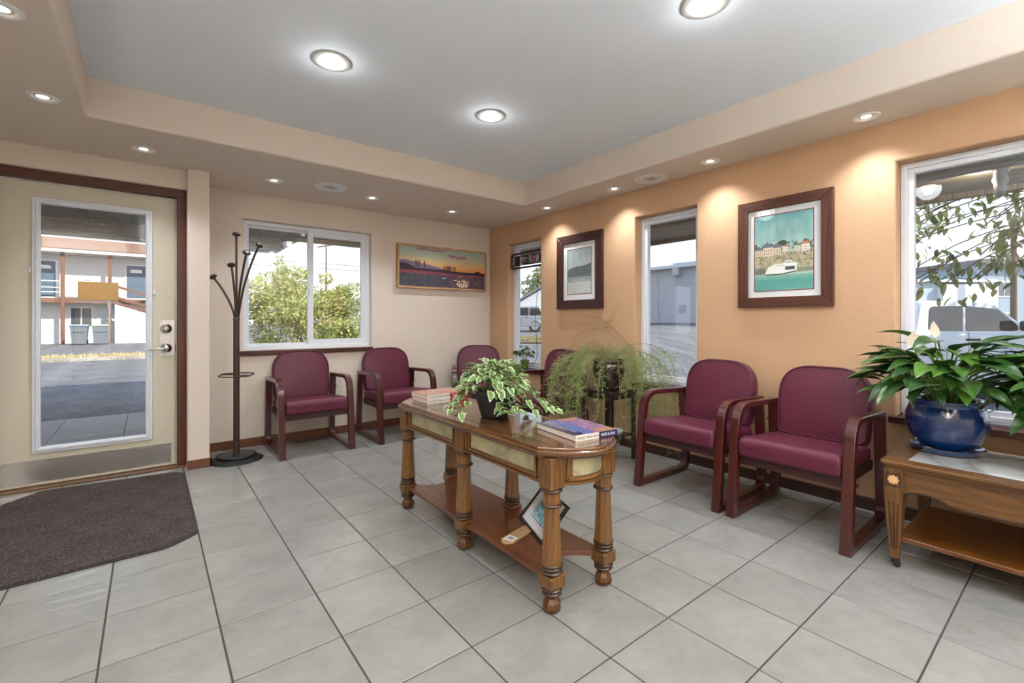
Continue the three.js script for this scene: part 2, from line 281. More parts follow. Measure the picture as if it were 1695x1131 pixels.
{
  const g = structure('window_1'), [x0, x1, y0, y1] = WB; g.position.set(x0 + 0.002, y0 + 0.002, ZB - 0.06);
  const w = x1 - x0 - 0.004, h = y1 - y0 - 0.004, m = 0.575;
  part(g, 'outer_frame', ring(0, w, 0, h, 0.036, 0.09), M.vinylWhite, 'y');
  part(g, 'fixed_sash', T3(ring(0.034, m + 0.02, 0.034, h - 0.034, 0.022, 0.03), 0, 0, -0.045), M.vinylWhite, 'y');
  const sl = part(g, 'sliding_sash', T3(ring(m - 0.02, w - 0.034, 0.034, h - 0.034, 0.052, 0.035), 0, 0, -0.004), M.vinylWhite, 'y');
  part(sl, 'latch', merge([box(0.012, 0.07, 0.016, m - 0.002, h * 0.47, 0.002, 0.004), box(0.008, 0.03, 0.012, m - 0.008, h * 0.05 + 0.03, 0, 0.003)]), M.vinylWhite);
  part(g, 'pane', span(0.05, m, 0.05, h - 0.05, -0.064, -0.058), M.glass);
  part(g, 'pane', span(m + 0.025, w - 0.08, 0.08, h - 0.08, -0.026, -0.02), M.glass);
  part(g, 'sill', span(-0.035, w + 0.01, -0.048, -0.004, -0.05, 0.085, 0.004), M.sill, 'x', 'reddish brown wooden sill');
}

// ---------------------------------------------------------------- lamps
function spotAt(parent, y, intensity, angle, penumbra, radius) {
  const l = new THREE.SpotLight(new THREE.Color(0.93, 0.975, 1), intensity, 0, angle, penumbra, 2); l.position.set(0, y, 0); l.target.position.set(0, y - 1, 0);
  l.castShadow = true; l.shadow.radius = radius; l.shadow.mapSize.set(1024, 1024); l.name = 'lamp_light'; parent.add(l, l.target); l.target.name = 'lamp_aim';
}
const downTrim = lathe([[0.034, 0.012], [0.036, 0.0], [0.048, -0.006], [0.062, -0.007], [0.066, -0.003], [0.066, 0.001]], 40), downLens = lathe([[0, -0.002], [0.02, -0.002], [0.035, 0.004]], 32);
function downlight(x, z, where) {
  const d = thing('downlight', 'small recessed soffit spotlight ' + where, 'downlight', [x, SOFFIT, z], 0, 'soffit spotlights');
  part(d, 'trim_ring', downTrim, M.white, null); part(d, 'lamp_lens', downLens, M.lampGlow, null, 'glowing white lens');
  spotAt(d, -0.012, SPOT_LIGHT, 1.0, 1.0, 1.2);
}
for (const a of [[-0.43, -2.53, 'over the room end of the door mat'], [-0.43, -3.39, 'over the middle of the door mat'], [-0.03, -3.99, 'just inside the entrance door'], [0.80, -4.21, 'over the chair beside the coat rack'], [1.63, -4.23, 'over the right end of the slider window'], [2.49, -4.23, 'in front of the sunset painting'],
  [3.165, -3.49, 'between the corner window and the hill print'], [3.165, -2.62, 'between the hill print and second narrow window'], [3.165, -1.74, 'between the second narrow window and ferry print'], [3.165, -0.81, 'between the ferry print and the big window'], [3.165, 0.06, 'over the dark potted peace lily'], [3.165, 0.93, 'past the end of the marble table'], [-0.43, -1.6, 'over bare floor short of the door mat']]) downlight(...a);
const trayTrim = lathe([[0.058, 0.02], [0.056, -0.004], [0.075, -0.010], [0.098, -0.006], [0.102, 0.001]], 48), trayBulb = lathe([[0, -0.034], [0.02, -0.032], [0.04, -0.022], [0.052, -0.006], [0.055, 0.01]], 36);
for (const [x, z, where] of [[0.755, -2.53, 'over bare floor between mat and console'], [1.79, -2.535, 'over the far end of the console'], [1.885, -1.06, 'over bare floor between console and chairs'], [0.755, -1.06, 'over bare floor on the door side of console'], [0.755, 0.41, 'over the way in behind the console'], [1.885, 0.41, 'over the floor before the marble table']]) {
  const d = thing('ceiling_light', 'round bulging tray ceiling light ' + where, 'ceiling light', [x, TRAYH, z], 0, 'tray ceiling lights');
  part(d, 'trim_ring', trayTrim, M.steelTrim ??= mat({ color: '#c9c9c4', roughness: 0.35, metalness: 0.3 }), null); part(d, 'lamp_bulb', trayBulb, M.lampGlow, null, 'glowing white bulb face');
  spotAt(d, -0.045, TRAY_LIGHT, 1.5, 0.42, 5);
  const h = new THREE.PointLight(new THREE.Color(0.93, 0.975, 1), TRAY_HALO, 0, 2); h.position.set(0, -0.05, 0); h.castShadow = true; h.shadow.radius = 2; h.name = 'lamp_glow'; d.add(h);
}
// added fill: uplighter floor lamps behind the view, put in to brighten the ceiling
for (const [x, z, label] of [[1.75, 1.5, 'added uplighter floor lamp out of view short of the marble table'], [-0.9, 0.75, 'added uplighter floor lamp out of view by the door side wall']]) {
  const d = thing('added_floor_lamp', label, 'floor lamp', [x, 0, z], 0, 'added uplighter floor lamps');
  part(d, 'base', lathe([[0, 0.02], [0.11, 0.018], [0.13, 0.008], [0.13, 0.001], [0, 0.001]], 36), M.blackMetal, null); part(d, 'pole', cyl(0.012, 0.012, 1.3, 0, 0.66, 0, 14), M.blackMetal, null);
  part(d, 'lamp_bowl', lathe([[0, 1.3], [0.06, 1.31], [0.13, 1.35], [0.165, 1.4], [0.16, 1.402], [0.12, 1.36], [0.05, 1.325], [0, 1.32]], 40), M.white, null);
  part(d, 'lamp_disc', lathe([[0, 1.366], [0.1, 1.364], [0.118, 1.36]], 32), M.lampGlow, null, 'glowing white disc in the bowl');
  const l = new THREE.SpotLight(new THREE.Color(0.92, 0.97, 1), ADDED_UPLIGHT, 0, 1.4, 0.5, 2); l.position.set(0, 1.385, 0); l.target.position.set(0, 2.4, 0); l.castShadow = true; l.shadow.radius = 4; l.name = 'lamp_light'; l.target.name = 'lamp_aim'; d.add(l, l.target);
}
function ceilingSpeaker(x, z, label) {
  const d = thing('ceiling_speaker', label, 'speaker', [x, SOFFIT, z]);
  part(d, 'rim', lathe([[0.062, 0.004], [0.062, -0.006], [0.1, -0.010], [0.128, -0.008], [0.134, 0.0], [0.134, 0.002]], 48), M.white, null);
  part(d, 'cone', lathe([[0, -0.004], [0.02, -0.005], [0.03, 0.001], [0.063, 0.002]], 40), M.greyPart ??= mat({ color: '#a9aaab', roughness: 0.45 }), null, 'light grey grille');
  for (let k = 0; k < 4; k++) part(d, 'screw', T3(cyl(0.004, 0.004, 0.003, 0, 0, 0, 8), 0.115 * Math.cos(k * 1.571 + 0.4), -0.01, 0.115 * Math.sin(k * 1.571 + 0.4)), M.greyPart);
}
ceilingSpeaker(1.219, -4.116, 'round white ceiling speaker in soffit in front of slider window');
ceilingSpeaker(3.175, -2.249, 'round white ceiling speaker in soffit above the orange wall');
{
  const d = thing('ceiling_vent', 'small square beige cover plate in the soffit corner', 'vent', [2.96, SOFFIT, -3.9]);
  part(d, 'cover', box(0.11, 0.006, 0.11, 0, -0.003, 0, 0.002), M.beige); part(d, 'inset', box(0.085, 0.004, 0.085, 0, -0.007, 0, 0.001), M.beige);
}

// ---------------------------------------------------------------- chairs
function makeChair(label) {
  const c = thing('armchair', label, 'chair');
  const outer = roundPoly([[0.335, 0, 0.005], [0.262, 0.648, 0.15], [-0.255, 0.628, 0.012], [-0.305, 0, 0.095]].map(([z, y, r]) => [z, y, r]), 10);
  const inner = roundPoly([[0.284, 0.036, 0.01], [0.224, 0.614, 0.112], [-0.214, 0.598, 0.008], [-0.259, 0.036, 0.062]], 10);
  const side = extrudeX(outer, [inner.slice().reverse()], 0.05, 0.004, 2); boxUV(side, 'y');
  for (const s of [-1, 1]) {
    const o = part(c, 'arm_frame', side, M.mahogany, null, 'glossy bentwood side frame'); o.position.x = s * 0.28 - 0.025;
    for (const z of [0.312, -0.2]) part(o, 'glide', T3(cyl(0.013, 0.013, 0.008, 0, 0, 0, 12), 0.025, 0.0035, z), M.paper, null);
    for (const [y, z] of [[0.325, 0.245], [0.335, -0.23], [0.49, -0.227]]) part(o, 'bolt', T3(cyl(0.009, 0.009, 0.006, 0, 0, 0, 10).rotateZ(Math.PI / 2), 0.025 + s * 0.027, y, z), M.honeyDark, null);
  }
  part(c, 'front_rail', box(0.512, 0.05, 0.024, 0, 0.325, 0.245, 0.003), M.railWood);
  part(c, 'back_rail', box(0.512, 0.05, 0.024, 0, 0.33, -0.2, 0.003), M.railWood);
  for (const s of [-1, 1]) part(c, 'side_rail', box(0.022, 0.05, 0.44, s * 0.243, 0.325, 0.022, 0.003), M.railWood, 'z');
  const seat = extrudeX(roundPoly([[0.298, 0.352, 0.03], [0.308, 0.468, 0.05], [-0.215, 0.424, 0.03], [-0.215, 0.352, 0.02]], 8), [], 0.502, 0.022, 4); seat.translate(-0.251, 0, 0);
  part(c, 'seat', seat, M.vinyl);
  const ol = roundPoly([[-0.238, 0, 0.05], [0.238, 0, 0.05], [0.254, 0.44, 0.19], [-0.254, 0.44, 0.19]], 12);
  const back = pad(ol, 0.085, 0.012, 0.026); back.rotateX(-0.2); back.translate(0, 0.415, -0.215);
  const b = part(c, 'backrest', back, M.vinyl);
  const line = ol.map((p) => { const k = 0.955, y = 0.22 + (p.y - 0.22) * k, v = V(p.x * k, y, 0.044); return v.applyAxisAngle(V(1, 0, 0), -0.2).add(V(0, 0.415, -0.215)); });
  part(b, 'piping', tube(line, 0.0035, 90, 5, true), M.piping, null);
  return c;
}
{
  const c0 = makeChair('burgundy vinyl armchair beside the black coat rack'); c0.position.set(1.118, 0, -4.41); c0.userData.group = 'waiting room armchairs';
  for (const [x, z, a, l] of [
    [1.935, -4.385, 0, 'burgundy vinyl armchair against the wall between slider window and sunset painting'],
    [2.845, -4.235, -30, 'burgundy vinyl armchair turned diagonally in the room corner'],
    [2.93, -3.27, -90, 'burgundy vinyl armchair on the orange wall next to the corner chair'],
    [2.925, -1.675, -90, 'burgundy vinyl armchair beside the trailing fern on its stand'],
    [2.925, -1.027, -90, 'burgundy vinyl armchair beside the marble topped table'],
  ]) copyOf(c0, [x, 0, z], a * Math.PI / 180, l);
}

// ---------------------------------------------------------------- console table
const CT = [1.37, -1.955];
{
  const t = thing('console_table', 'narrow wooden console table with bowed ends and six turned legs', 'table', [CT[0], 0, CT[1]]);
  const plan = (hw, hl, bow, cut) => { const p = []; const arc = (s) => { for (let k = 0; k <= 14; k++) { const x = (hw - cut) * (1 - k / 7) * s; p.push(new THREE.Vector2(x, s * (hl + bow * (1 - (x / (hw - cut)) ** 2)))); } }; p.push(new THREE.Vector2(hw, hl - cut * 1.2)); arc(1); p.push(new THREE.Vector2(-hw, hl - cut * 1.2), new THREE.Vector2(-hw, -hl + cut * 1.2)); arc(-1); p.push(new THREE.Vector2(hw, -hl + cut * 1.2)); return p; };
  const top = merge([T3(extrudeY(plan(0.218, 0.69, 0.085, 0.05), [], 0.022, 0.008, 4), 0, 0.609, 0), T3(extrudeY(plan(0.206, 0.678, 0.085, 0.05), [], 0.012, 0.004, 2), 0, 0.628, 0), T3(extrudeY(plan(0.2, 0.672, 0.085, 0.05), [], 0.016, 0.005, 2), 0, 0.596, 0)]);
  const tp = part(t, 'table_top', top, M.honeyTop, 'z', 'glossy brown top with moulded edge');
  for (const z of [-0.40, 0.40]) part(tp, 'inlay_line', box(0.39, 0.0006, 0.003, 0, 0.6402, z), M.honeyDark);
  for (const x of [-0.15, 0.15]) part(tp, 'inlay_line', box(0.003, 0.0006, 1.26, x, 0.6402, 0), M.honeyDark, 'z');
  // legs
  const oct = (rt, rb, y0, y1) => { const g = new THREE.CylinderGeometry(rt, rb, y1 - y0, 8).toNonIndexed(); g.computeVertexNormals(); g.rotateY(Math.PI / 8); return T3(g, 0, (y0 + y1) / 2, 0); };
  const legGeo = boxUV(merge([box(0.076, 0.125, 0.076, 0, 0.54, 0, 0.008), oct(0.034, 0.036, 0.418, 0.475), oct(0.031, 0.041, 0.19, 0.41), box(0.078, 0.05, 0.078, 0, 0.122, 0, 0.007)]), 'y');
  const turned = (list) => lathe(list, 8).toNonIndexed();
  const rp = (r, y, h) => [[r * 0.8, y], [r, y + h * 0.3], [r, y + h * 0.7], [r * 0.8, y + h]];
  const ringA = boxUV(merge([lathe([[0.03, 0.455], ...rp(0.042, 0.462, 0.016), [0.03, 0.48]], 20), lathe([[0.03, 0.404], ...rp(0.043, 0.408, 0.014), [0.03, 0.424]], 20),
    lathe([[0.03, 0.145], ...rp(0.043, 0.148, 0.015), ...rp(0.041, 0.164, 0.014), ...rp(0.043, 0.178, 0.013), [0.03, 0.193]], 20), lathe([[0.03, 0.064], ...rp(0.039, 0.068, 0.013), ...rp(0.041, 0.083, 0.013), [0.03, 0.1]], 20)]), 'y');
  const footGeo = boxUV((() => { const g = turned([[0, 0.001], [0.026, 0.001], [0.034, 0.008], [0.038, 0.022], [0.034, 0.038], [0.024, 0.052], [0.024, 0.066], [0.03, 0.07]]); g.computeVertexNormals(); return g.rotateY(Math.PI / 8); })(), 'y');
  for (const x of [-0.15, 0.15]) for (const z of [-0.637, 0, 0.637]) {
    const l = part(t, 'leg', legGeo, M.honey, null); l.position.set(x, 0, z);
    part(l, 'turned_rings', ringA, M.honeyDark2 ??= mat({ color: '#5a3a1c', map: texWood, roughness: 0.36, clearcoat: 0.4 }), null); part(l, 'foot', footGeo, M.honeyFoot ??= mat({ color: '#7d5022', map: texWood, roughness: 0.4 }), null);
  }
  // aprons with gilded panels on the long sides
  for (const s of [-1, 1]) for (const k of [-1, 1]) {
    const z0 = k < 0 ? -0.6 : 0.037, z1 = z0 + 0.563, x = s * 0.152, a = part(t, 'apron', span(x - 0.012, x + 0.012, 0.495, 0.6, z0, z1), M.honey, 'z');
    part(a, 'panel', span(x + s * 0.012 - 0.003, x + s * 0.012 + 0.003, 0.52, 0.585, z0 + 0.05, z1 - 0.05), M.goldPanel, 'z', 'pale gilded panel');
    const xo = x + s * 0.016;
    for (const [y0, y1, a0, a1] of [[0.503, 0.519, z0 + 0.03, z1 - 0.03], [0.586, 0.597, z0 + 0.03, z1 - 0.03]]) part(a, 'moulding', span(xo - 0.007, xo + 0.007, y0, y1, a0, a1, 0.004), M.honey, 'z');
    for (const zz of [z0 + 0.014, z0 + 0.038, z1 - 0.014, z1 - 0.038]) part(a, 'moulding', span(xo - 0.006, xo + 0.006, 0.5, 0.597, zz - 0.006, zz + 0.006, 0.004), M.honey, 'y');
    part(a, 'bottom_bead', span(xo - 0.009, xo + 0.007, 0.488, 0.5, z0, z1, 0.004), M.honey, 'z');
  }
  // bowed end aprons
  const bowed = (y0, y1, inn, out, xw) => { const p = []; for (let k = 0; k <= 12; k++) { const x = -xw + 2 * xw * k / 12; p.push(new THREE.Vector2(x, 0.63 + 0.075 * (1 - (x / 0.15) ** 2) + out)); } for (let k = 12; k >= 0; k--) { const x = -xw + 2 * xw * k / 12; p.push(new THREE.Vector2(x, 0.63 + 0.075 * (1 - (x / 0.15) ** 2) - inn)); } return T3(extrudeY(p.reverse(), [], y1 - y0), 0, y0, 0); };
  for (const s of [1, -1]) {
    const a = part(t, 'end_apron', bowed(0.495, 0.6, 0.02, 0, 0.125), M.honey); a.rotation.y = s < 0 ? Math.PI : 0;
    part(a, 'panel', bowed(0.52, 0.585, 0.002, 0.004, 0.082), M.goldPanel, 'x', 'pale gilded panel');
    part(a, 'moulding', bowed(0.503, 0.519, 0.0, 0.011, 0.098), M.honey); part(a, 'moulding', bowed(0.586, 0.597, 0.0, 0.01, 0.098), M.honey); part(a, 'bottom_bead', bowed(0.487, 0.5, 0.01, 0.013, 0.12), M.honey);
    for (const x of [-0.1, -0.118, 0.1, 0.118]) part(a, 'moulding', box(0.011, 0.097, 0.012, x, 0.549, 0.632 + 0.075 * (1 - (x / 0.15) ** 2), 0.004), M.honey, 'y');
  }
  // lower shelf with scooped ends
  const sh = []; sh.push(new THREE.Vector2(0.165, -0.63), new THREE.Vector2(0.165, 0.63)); for (let k = 0; k <= 16; k++) { const x = 0.135 - 0.27 * k / 16; sh.push(new THREE.Vector2(x, 0.645 - 0.11 * (1 - (x / 0.135) ** 2))); } sh.push(new THREE.Vector2(-0.165, 0.63), new THREE.Vector2(-0.165, -0.63)); for (let k = 0; k <= 16; k++) { const x = -0.135 + 0.27 * k / 16; sh.push(new THREE.Vector2(x, -0.645 + 0.11 * (1 - (x / 0.135) ** 2))); }
  part(t, 'lower_shelf', T3(extrudeY(sh, [], 0.024, 0.004, 2), 0, 0.114, 0), M.shelfWood, 'z', 'reddish brown lower shelf with scooped ends');
}
// books. Local: spine along x facing +z, cover up
function book(label, pos, turn, w, d, h, cover, spine, group) {
  const b = thing('book', label, 'book', pos, turn, group);
  part(b, 'page_block', box(w - 0.006, h - 0.004, d - 0.008, 0, h / 2, 0.001), M.paper);
  const put = (name, g, m) => { const uv = g.attributes.uv; uv.needsUpdate = true; return part(b, name, g, m, null); };
  const top = new THREE.BoxGeometry(w, 0.0018, d); put('front_cover', T3(top, 0, h - 0.0009, 0), cover);
  put('back_cover', T3(new THREE.BoxGeometry(w, 0.0018, d), 0, 0.0009, 0), cover);
  put('spine', T3(new THREE.BoxGeometry(w, h, 0.0022), 0, h / 2, d / 2), spine);
}
const spineTex = (words, title, c1, c2) => canvasTex(1024, 96, (g, w, h) => { g.fillStyle = '#e4ddd0'; g.fillRect(0, 0, w, h); g.fillStyle = c2; g.fillRect(w * 0.55, 0, w, h); g.fillStyle = '#2c2c30'; g.font = 'italic bold 54px serif'; g.textBaseline = 'middle'; g.fillText(words, 40, h / 2); g.fillStyle = c1; g.font = 'bold 58px sans-serif'; g.fillText(title, w * 0.6, h / 2); });
const blob = (g, r, w, h, n, cols, s0, s1, y0 = 0, y1 = 1) => { for (let i = 0; i < n; i++) { g.fillStyle = cols[Math.floor(r() * cols.length)]; g.globalAlpha = 0.5 + 0.5 * r(); g.beginPath(); g.ellipse(r() * w, (y0 + r() * (y1 - y0)) * h, s0 + r() * (s1 - s0), (s0 + r() * (s1 - s0)) * 0.6, r() * 3, 0, 7); g.fill(); } g.globalAlpha = 1; };
{
  const covA = mat({ map: canvasTex(512, 360, (g, w, h) => { const r = rng(11); g.fillStyle = '#c98a76'; g.fillRect(0, 0, w, h); blob(g, r, w, h, 160, ['#d8a08a', '#b96a58', '#cdb49a', '#a88f80', '#d9776c'], 14, 60); g.fillStyle = '#bfae9c'; g.fillRect(w * 0.3, h * 0.12, w * 0.6, h * 0.2); }), roughness: 0.35, clearcoat: 0.4 });
  const sp = mat({ map: spineTex("Artists' Photo Reference", 'FLOWERS', '#e8b9b4', '#a43a3e'), roughness: 0.4 });
  const sp2 = mat({ map: spineTex("Artists' Photo Reference", 'FLOWERS', '#e0a0a0', '#962f36'), roughness: 0.4 });
  book("lower of two pink photo reference books on far end of console", [1.405, 0.6405, -2.535], 0, 0.28, 0.205, 0.024, covA, sp2, 'pink reference books');
  book("upper of two pink photo reference books on far end of console", [1.403, 0.665, -2.538], 0.02, 0.28, 0.205, 0.025, covA, sp, 'pink reference books');
  const covB = mat({ map: canvasTex(512, 660, (g, w, h) => {
    const r = rng(12), gr = g.createLinearGradient(w, 0, 0, 0); gr.addColorStop(0, '#6d5670'); gr.addColorStop(0.3, '#a06f9a'); gr.addColorStop(0.5, '#6a5f9e'); gr.addColorStop(0.72, '#4a7cc0'); gr.addColorStop(0.8, '#2b2f63'); gr.addColorStop(1, '#2a2450'); g.fillStyle = gr; g.fillRect(0, 0, w, h);
    blob(g, r, w, h, 60, ['#b688b4', '#7b6aa8', '#5c4c86', '#c9a0b8'], 14, 50); g.globalAlpha = 0.6; g.fillStyle = '#c8895c'; g.fillRect(w * 0.45, 0, w * 0.5, h * 0.16); g.fillRect(w * 0.5, h * 0.8, w * 0.5, h * 0.2); g.globalAlpha = 1; g.fillStyle = '#2a2450'; g.fillRect(0, 0, w * 0.24, h);
    g.save(); g.translate(w * 0.15, h * 0.05); g.rotate(Math.PI / 2); g.fillStyle = '#dfe0ea'; g.font = 'bold 50px sans-serif'; g.fillText('WATER & REFLECTION', 0, 0); g.font = 'bold 36px sans-serif'; g.fillText('Artists\' Photo Reference', 0, 48); g.restore();
  }), roughness: 0.28, clearcoat: 0.6 });
  book('blue and purple photo reference book on near end of console', [1.455, 0.6405, -1.42], -0.14, 0.222, 0.285, 0.026, covB, mat({ map: spineTex("Artists' Photo Reference", 'SKIES & SEAS', '#d8d8e4', '#23234f'), roughness: 0.35 }));
}
// framed picture leaning on the lower shelf, with its card easel leg
{
  const f = thing('photo_frame', 'thin black photo frame leaning on the console lower shelf', 'photo frame', [1.40, 0.139, -1.665], -Math.PI / 2 - 0.35);
  const tilt = new THREE.Group(); tilt.name = 'leaning_frame';
  const w = 0.3, h = 0.2, R = (g) => { g.rotateX(-0.72); return g; };
  part(f, 'frame', R(T3(ring(-w / 2, w / 2, 0, h, 0.012, 0.018, 0.002), 0, 0, 0.006)), M.black);
  part(f, 'mount', R(T3(box(w - 0.02, h - 0.02, 0.004), 0, h / 2, -0.004)), M.mount);
  const im = mat({ roughness: 0.6, clearcoat: 1, clearcoatRoughness: 0, map: canvasTex(256, 160, (g, W, H) => { const r = rng(5); g.fillStyle = '#bfe3ee'; g.fillRect(0, 0, W, H); blob(g, r, W, H, 70, ['#5fb4d6', '#8fd0e6', '#e6f2f4', '#3d86ac', '#a7c6d2'], 8, 30); g.strokeStyle = '#405a66'; g.lineWidth = 6; g.strokeRect(2, 2, W - 4, H - 4); }) });
  part(f, 'print', R(T3(new THREE.BoxGeometry(w * 0.52, h * 0.5, 0.002), 0, h / 2, -0.001)), im, null);
  const e = thing('card_strut', 'brown card strut with a white barcode label on the console shelf', 'card strut', [1.33, 0.139, -1.66], 0.25);
  part(e, 'card', extrudeY([[-0.11, -0.012], [-0.085, -0.034], [0.085, -0.03], [0.085, 0.03], [-0.085, 0.034], [-0.11, 0.012]].map((p) => new THREE.Vector2(...p)), [], 0.006, 0.001, 1), M.card);
  const bar = part(e, 'barcode_label', T3(new THREE.BoxGeometry(0.046, 0.0008, 0.05), -0.062, 0.0064, 0), mat({ roughness: 0.7, map: canvasTex(128, 128, (g, w, h) => { g.fillStyle = '#efeeea'; g.fillRect(0, 0, w, h); g.fillStyle = '#222'; const r = rng(8); for (let y = 24; y < 100;) { const k = 2 + Math.floor(r() * 6); g.fillRect(48, y, 56, k); y += k + 3; } for (let y = 22; y < 104; y += 9) g.fillRect(20, y, 14, 3); }) }), null);
  for (const z of [-0.012]) part(e, 'rivet', cyl(0.005, 0.005, 0.002, 0.03, 0.0065, z, 12), M.brass, null);
}

// ---------------------------------------------------------------- end table with marble top
{
  const x0 = 2.618, x1 = 3.285, z0 = -0.62, z1 = 0.60, H = 0.49;
  const t = thing('end_table', 'low antique wooden table with white marble top and fluted legs', 'table', [(x0 + x1) / 2, 0, (z0 + z1) / 2]);
  const hx = (x1 - x0) / 2, hz = (z1 - z0) / 2, R2 = (a, b, r) => rect(-a, a, -b, b, r);
  part(t, 'top_frame', merge([T3(extrudeY(R2(hx, hz, 0.014), [R2(hx - 0.085, hz - 0.085).reverse()], 0.018, 0.005, 3), 0, H - 0.018, 0), T3(extrudeY(R2(hx - 0.014, hz - 0.014, 0.012), [R2(hx - 0.085, hz - 0.085).reverse()], 0.016, 0.004, 2), 0, H - 0.034, 0)]), M.oldWood, 'z');
  part(t, 'marble_slab', T3(extrudeY(R2(hx - 0.085, hz - 0.085), [], 0.016, 0.001, 1), 0, H - 0.017, 0), M.marble, 'z', 'white marble slab');
  // scalloped aprons: outline in (along, y)
  const scallop = (half) => { const p = [[-half, H - 0.034], [-half, 0.342]]; for (let k = 0; k <= 12; k++) { const s = k / 12; p.push([-half + 0.03 + 0.16 * s, 0.342 + 0.030 * Math.sin(s * Math.PI * 0.62) - 0.036 * s * s]); } p.push([0, 0.330]); const q = p.slice(2).map(([a, y]) => [-a, y]).reverse(); return [...p, ...q.slice(1), [half, 0.342], [half, H - 0.034]].map((v) => new THREE.Vector2(...v)).reverse(); };
  for (const s of [-1, 1]) {
    const L = part(t, 'apron', T3(extrudeX(scallop(hz - 0.05), [], 0.018, 0.003, 1), s * (hx - 0.036) - 0.009, 0, 0), M.oldWood, 'z');
    const bead = []; for (let k = 0; k <= 12; k++) { const q = k / 12; bead.push(V(s * (hx - 0.026), 0.348 + 0.030 * Math.sin(q * Math.PI * 0.62) - 0.036 * q * q, -(hz - 0.05) + 0.03 + 0.16 * q)); } bead.push(V(s * (hx - 0.026), 0.336, 0)); for (let k = 12; k >= 0; k--) { const b = bead[k]; bead.push(V(b.x, b.y, -b.z)); }
    part(L, 'bead', tube(bead, 0.004, 80, 5), M.oldWoodDark, null);
    part(t, 'apron', T3(extrude(scallop(hx - 0.05), [], 0.018, 0.003, 1), 0, 0, s * (hz - 0.036) - 0.009), M.oldWood, 'x');
  }
  for (const sx of [-1, 1]) for (const sz of [-1, 1]) {
    const px = sx * (hx - 0.048), pz = sz * (hz - 0.048);
    const c = part(t, 'corner_block', box(0.07, 0.122, 0.07, px, H - 0.034 - 0.061, pz, 0.003), M.oldWood, 'y');
    for (const [ox, oz, a] of [[sx * 0.036, 0, 'x'], [0, sz * 0.036, 'z']]) {
      const star = []; for (let k = 0; k < 16; k++) { const an = k / 16 * 6.283, r = k % 2 ? 0.017 : 0.0225; star.push(new THREE.Vector2(r * Math.cos(an), r * Math.sin(an))); }
      const g = extrude(star, [], 0.006, 0.0015, 1); g.translate(0, 0, -0.003); if (a === 'x') g.rotateY(Math.PI / 2); part(c, 'rosette', T3(g, px + ox, 0.405, pz + oz), M.rosette ??= mat({ color: '#d9a878', roughness: 0.5 }), null, 'pale carved rosette');
      const fr = extrude(rect(-0.028, 0.028, -0.03, 0.03), [rect(-0.024, 0.024, -0.026, 0.026).reverse()], 0.004); fr.translate(0, 0, -0.002); if (a === 'x') fr.rotateY(Math.PI / 2); part(c, 'rosette_border', T3(fr, px + ox, 0.405, pz + oz), M.oldWoodDark, 'y');
    }
    const leg = new THREE.CylinderGeometry(0.049, 0.021, 0.29, 4, 1).toNonIndexed(); leg.computeVertexNormals(); leg.rotateY(Math.PI / 4); const l = part(t, 'leg', T3(leg, px, 0.19, pz), M.oldWood, 'y');
    part(l, 'collar', box(0.066, 0.012, 0.066, px, 0.334, pz, 0.003), M.oldWoodDark);
    for (const [ux, uz] of [[sx, 0], [0, sz]]) for (const o of [-1, 0, 1]) { const pt = (y, r) => V(px + ux * (r + 0.0006) + (ux ? 0 : o * r * 0.52), y, pz + uz * (r + 0.0006) + (uz ? 0 : o * r * 0.52)); const rad = (y) => 0.0149 + (0.0347 - 0.0149) * (y - 0.045) / 0.29; part(l, 'flute', tube([pt(0.09, rad(0.09)), pt(0.2, rad(0.2)), pt(0.305, rad(0.305))], 0.0022, 4, 5), M.oldWoodDark, null); }
    part(l, 'caster', merge([cyl(0.014, 0.017, 0.03, px, 0.035, pz, 14), T3(cyl(0.0125, 0.0125, 0.016, 0, 0, 0, 16).rotateZ(Math.PI / 2), px + 0.004, 0.0135, pz + 0.006)]), M.blackMetal, null);
  }
  part(t, 'lower_shelf', T3(extrudeY(R2(hx - 0.05, hz - 0.055, 0.012), [], 0.02, 0.003, 1), 0, 0.122, 0), mat({ color: '#84501f', map: texWood, roughness: 0.3, clearcoat: 0.3 }), 'z', 'brown lower shelf');
}

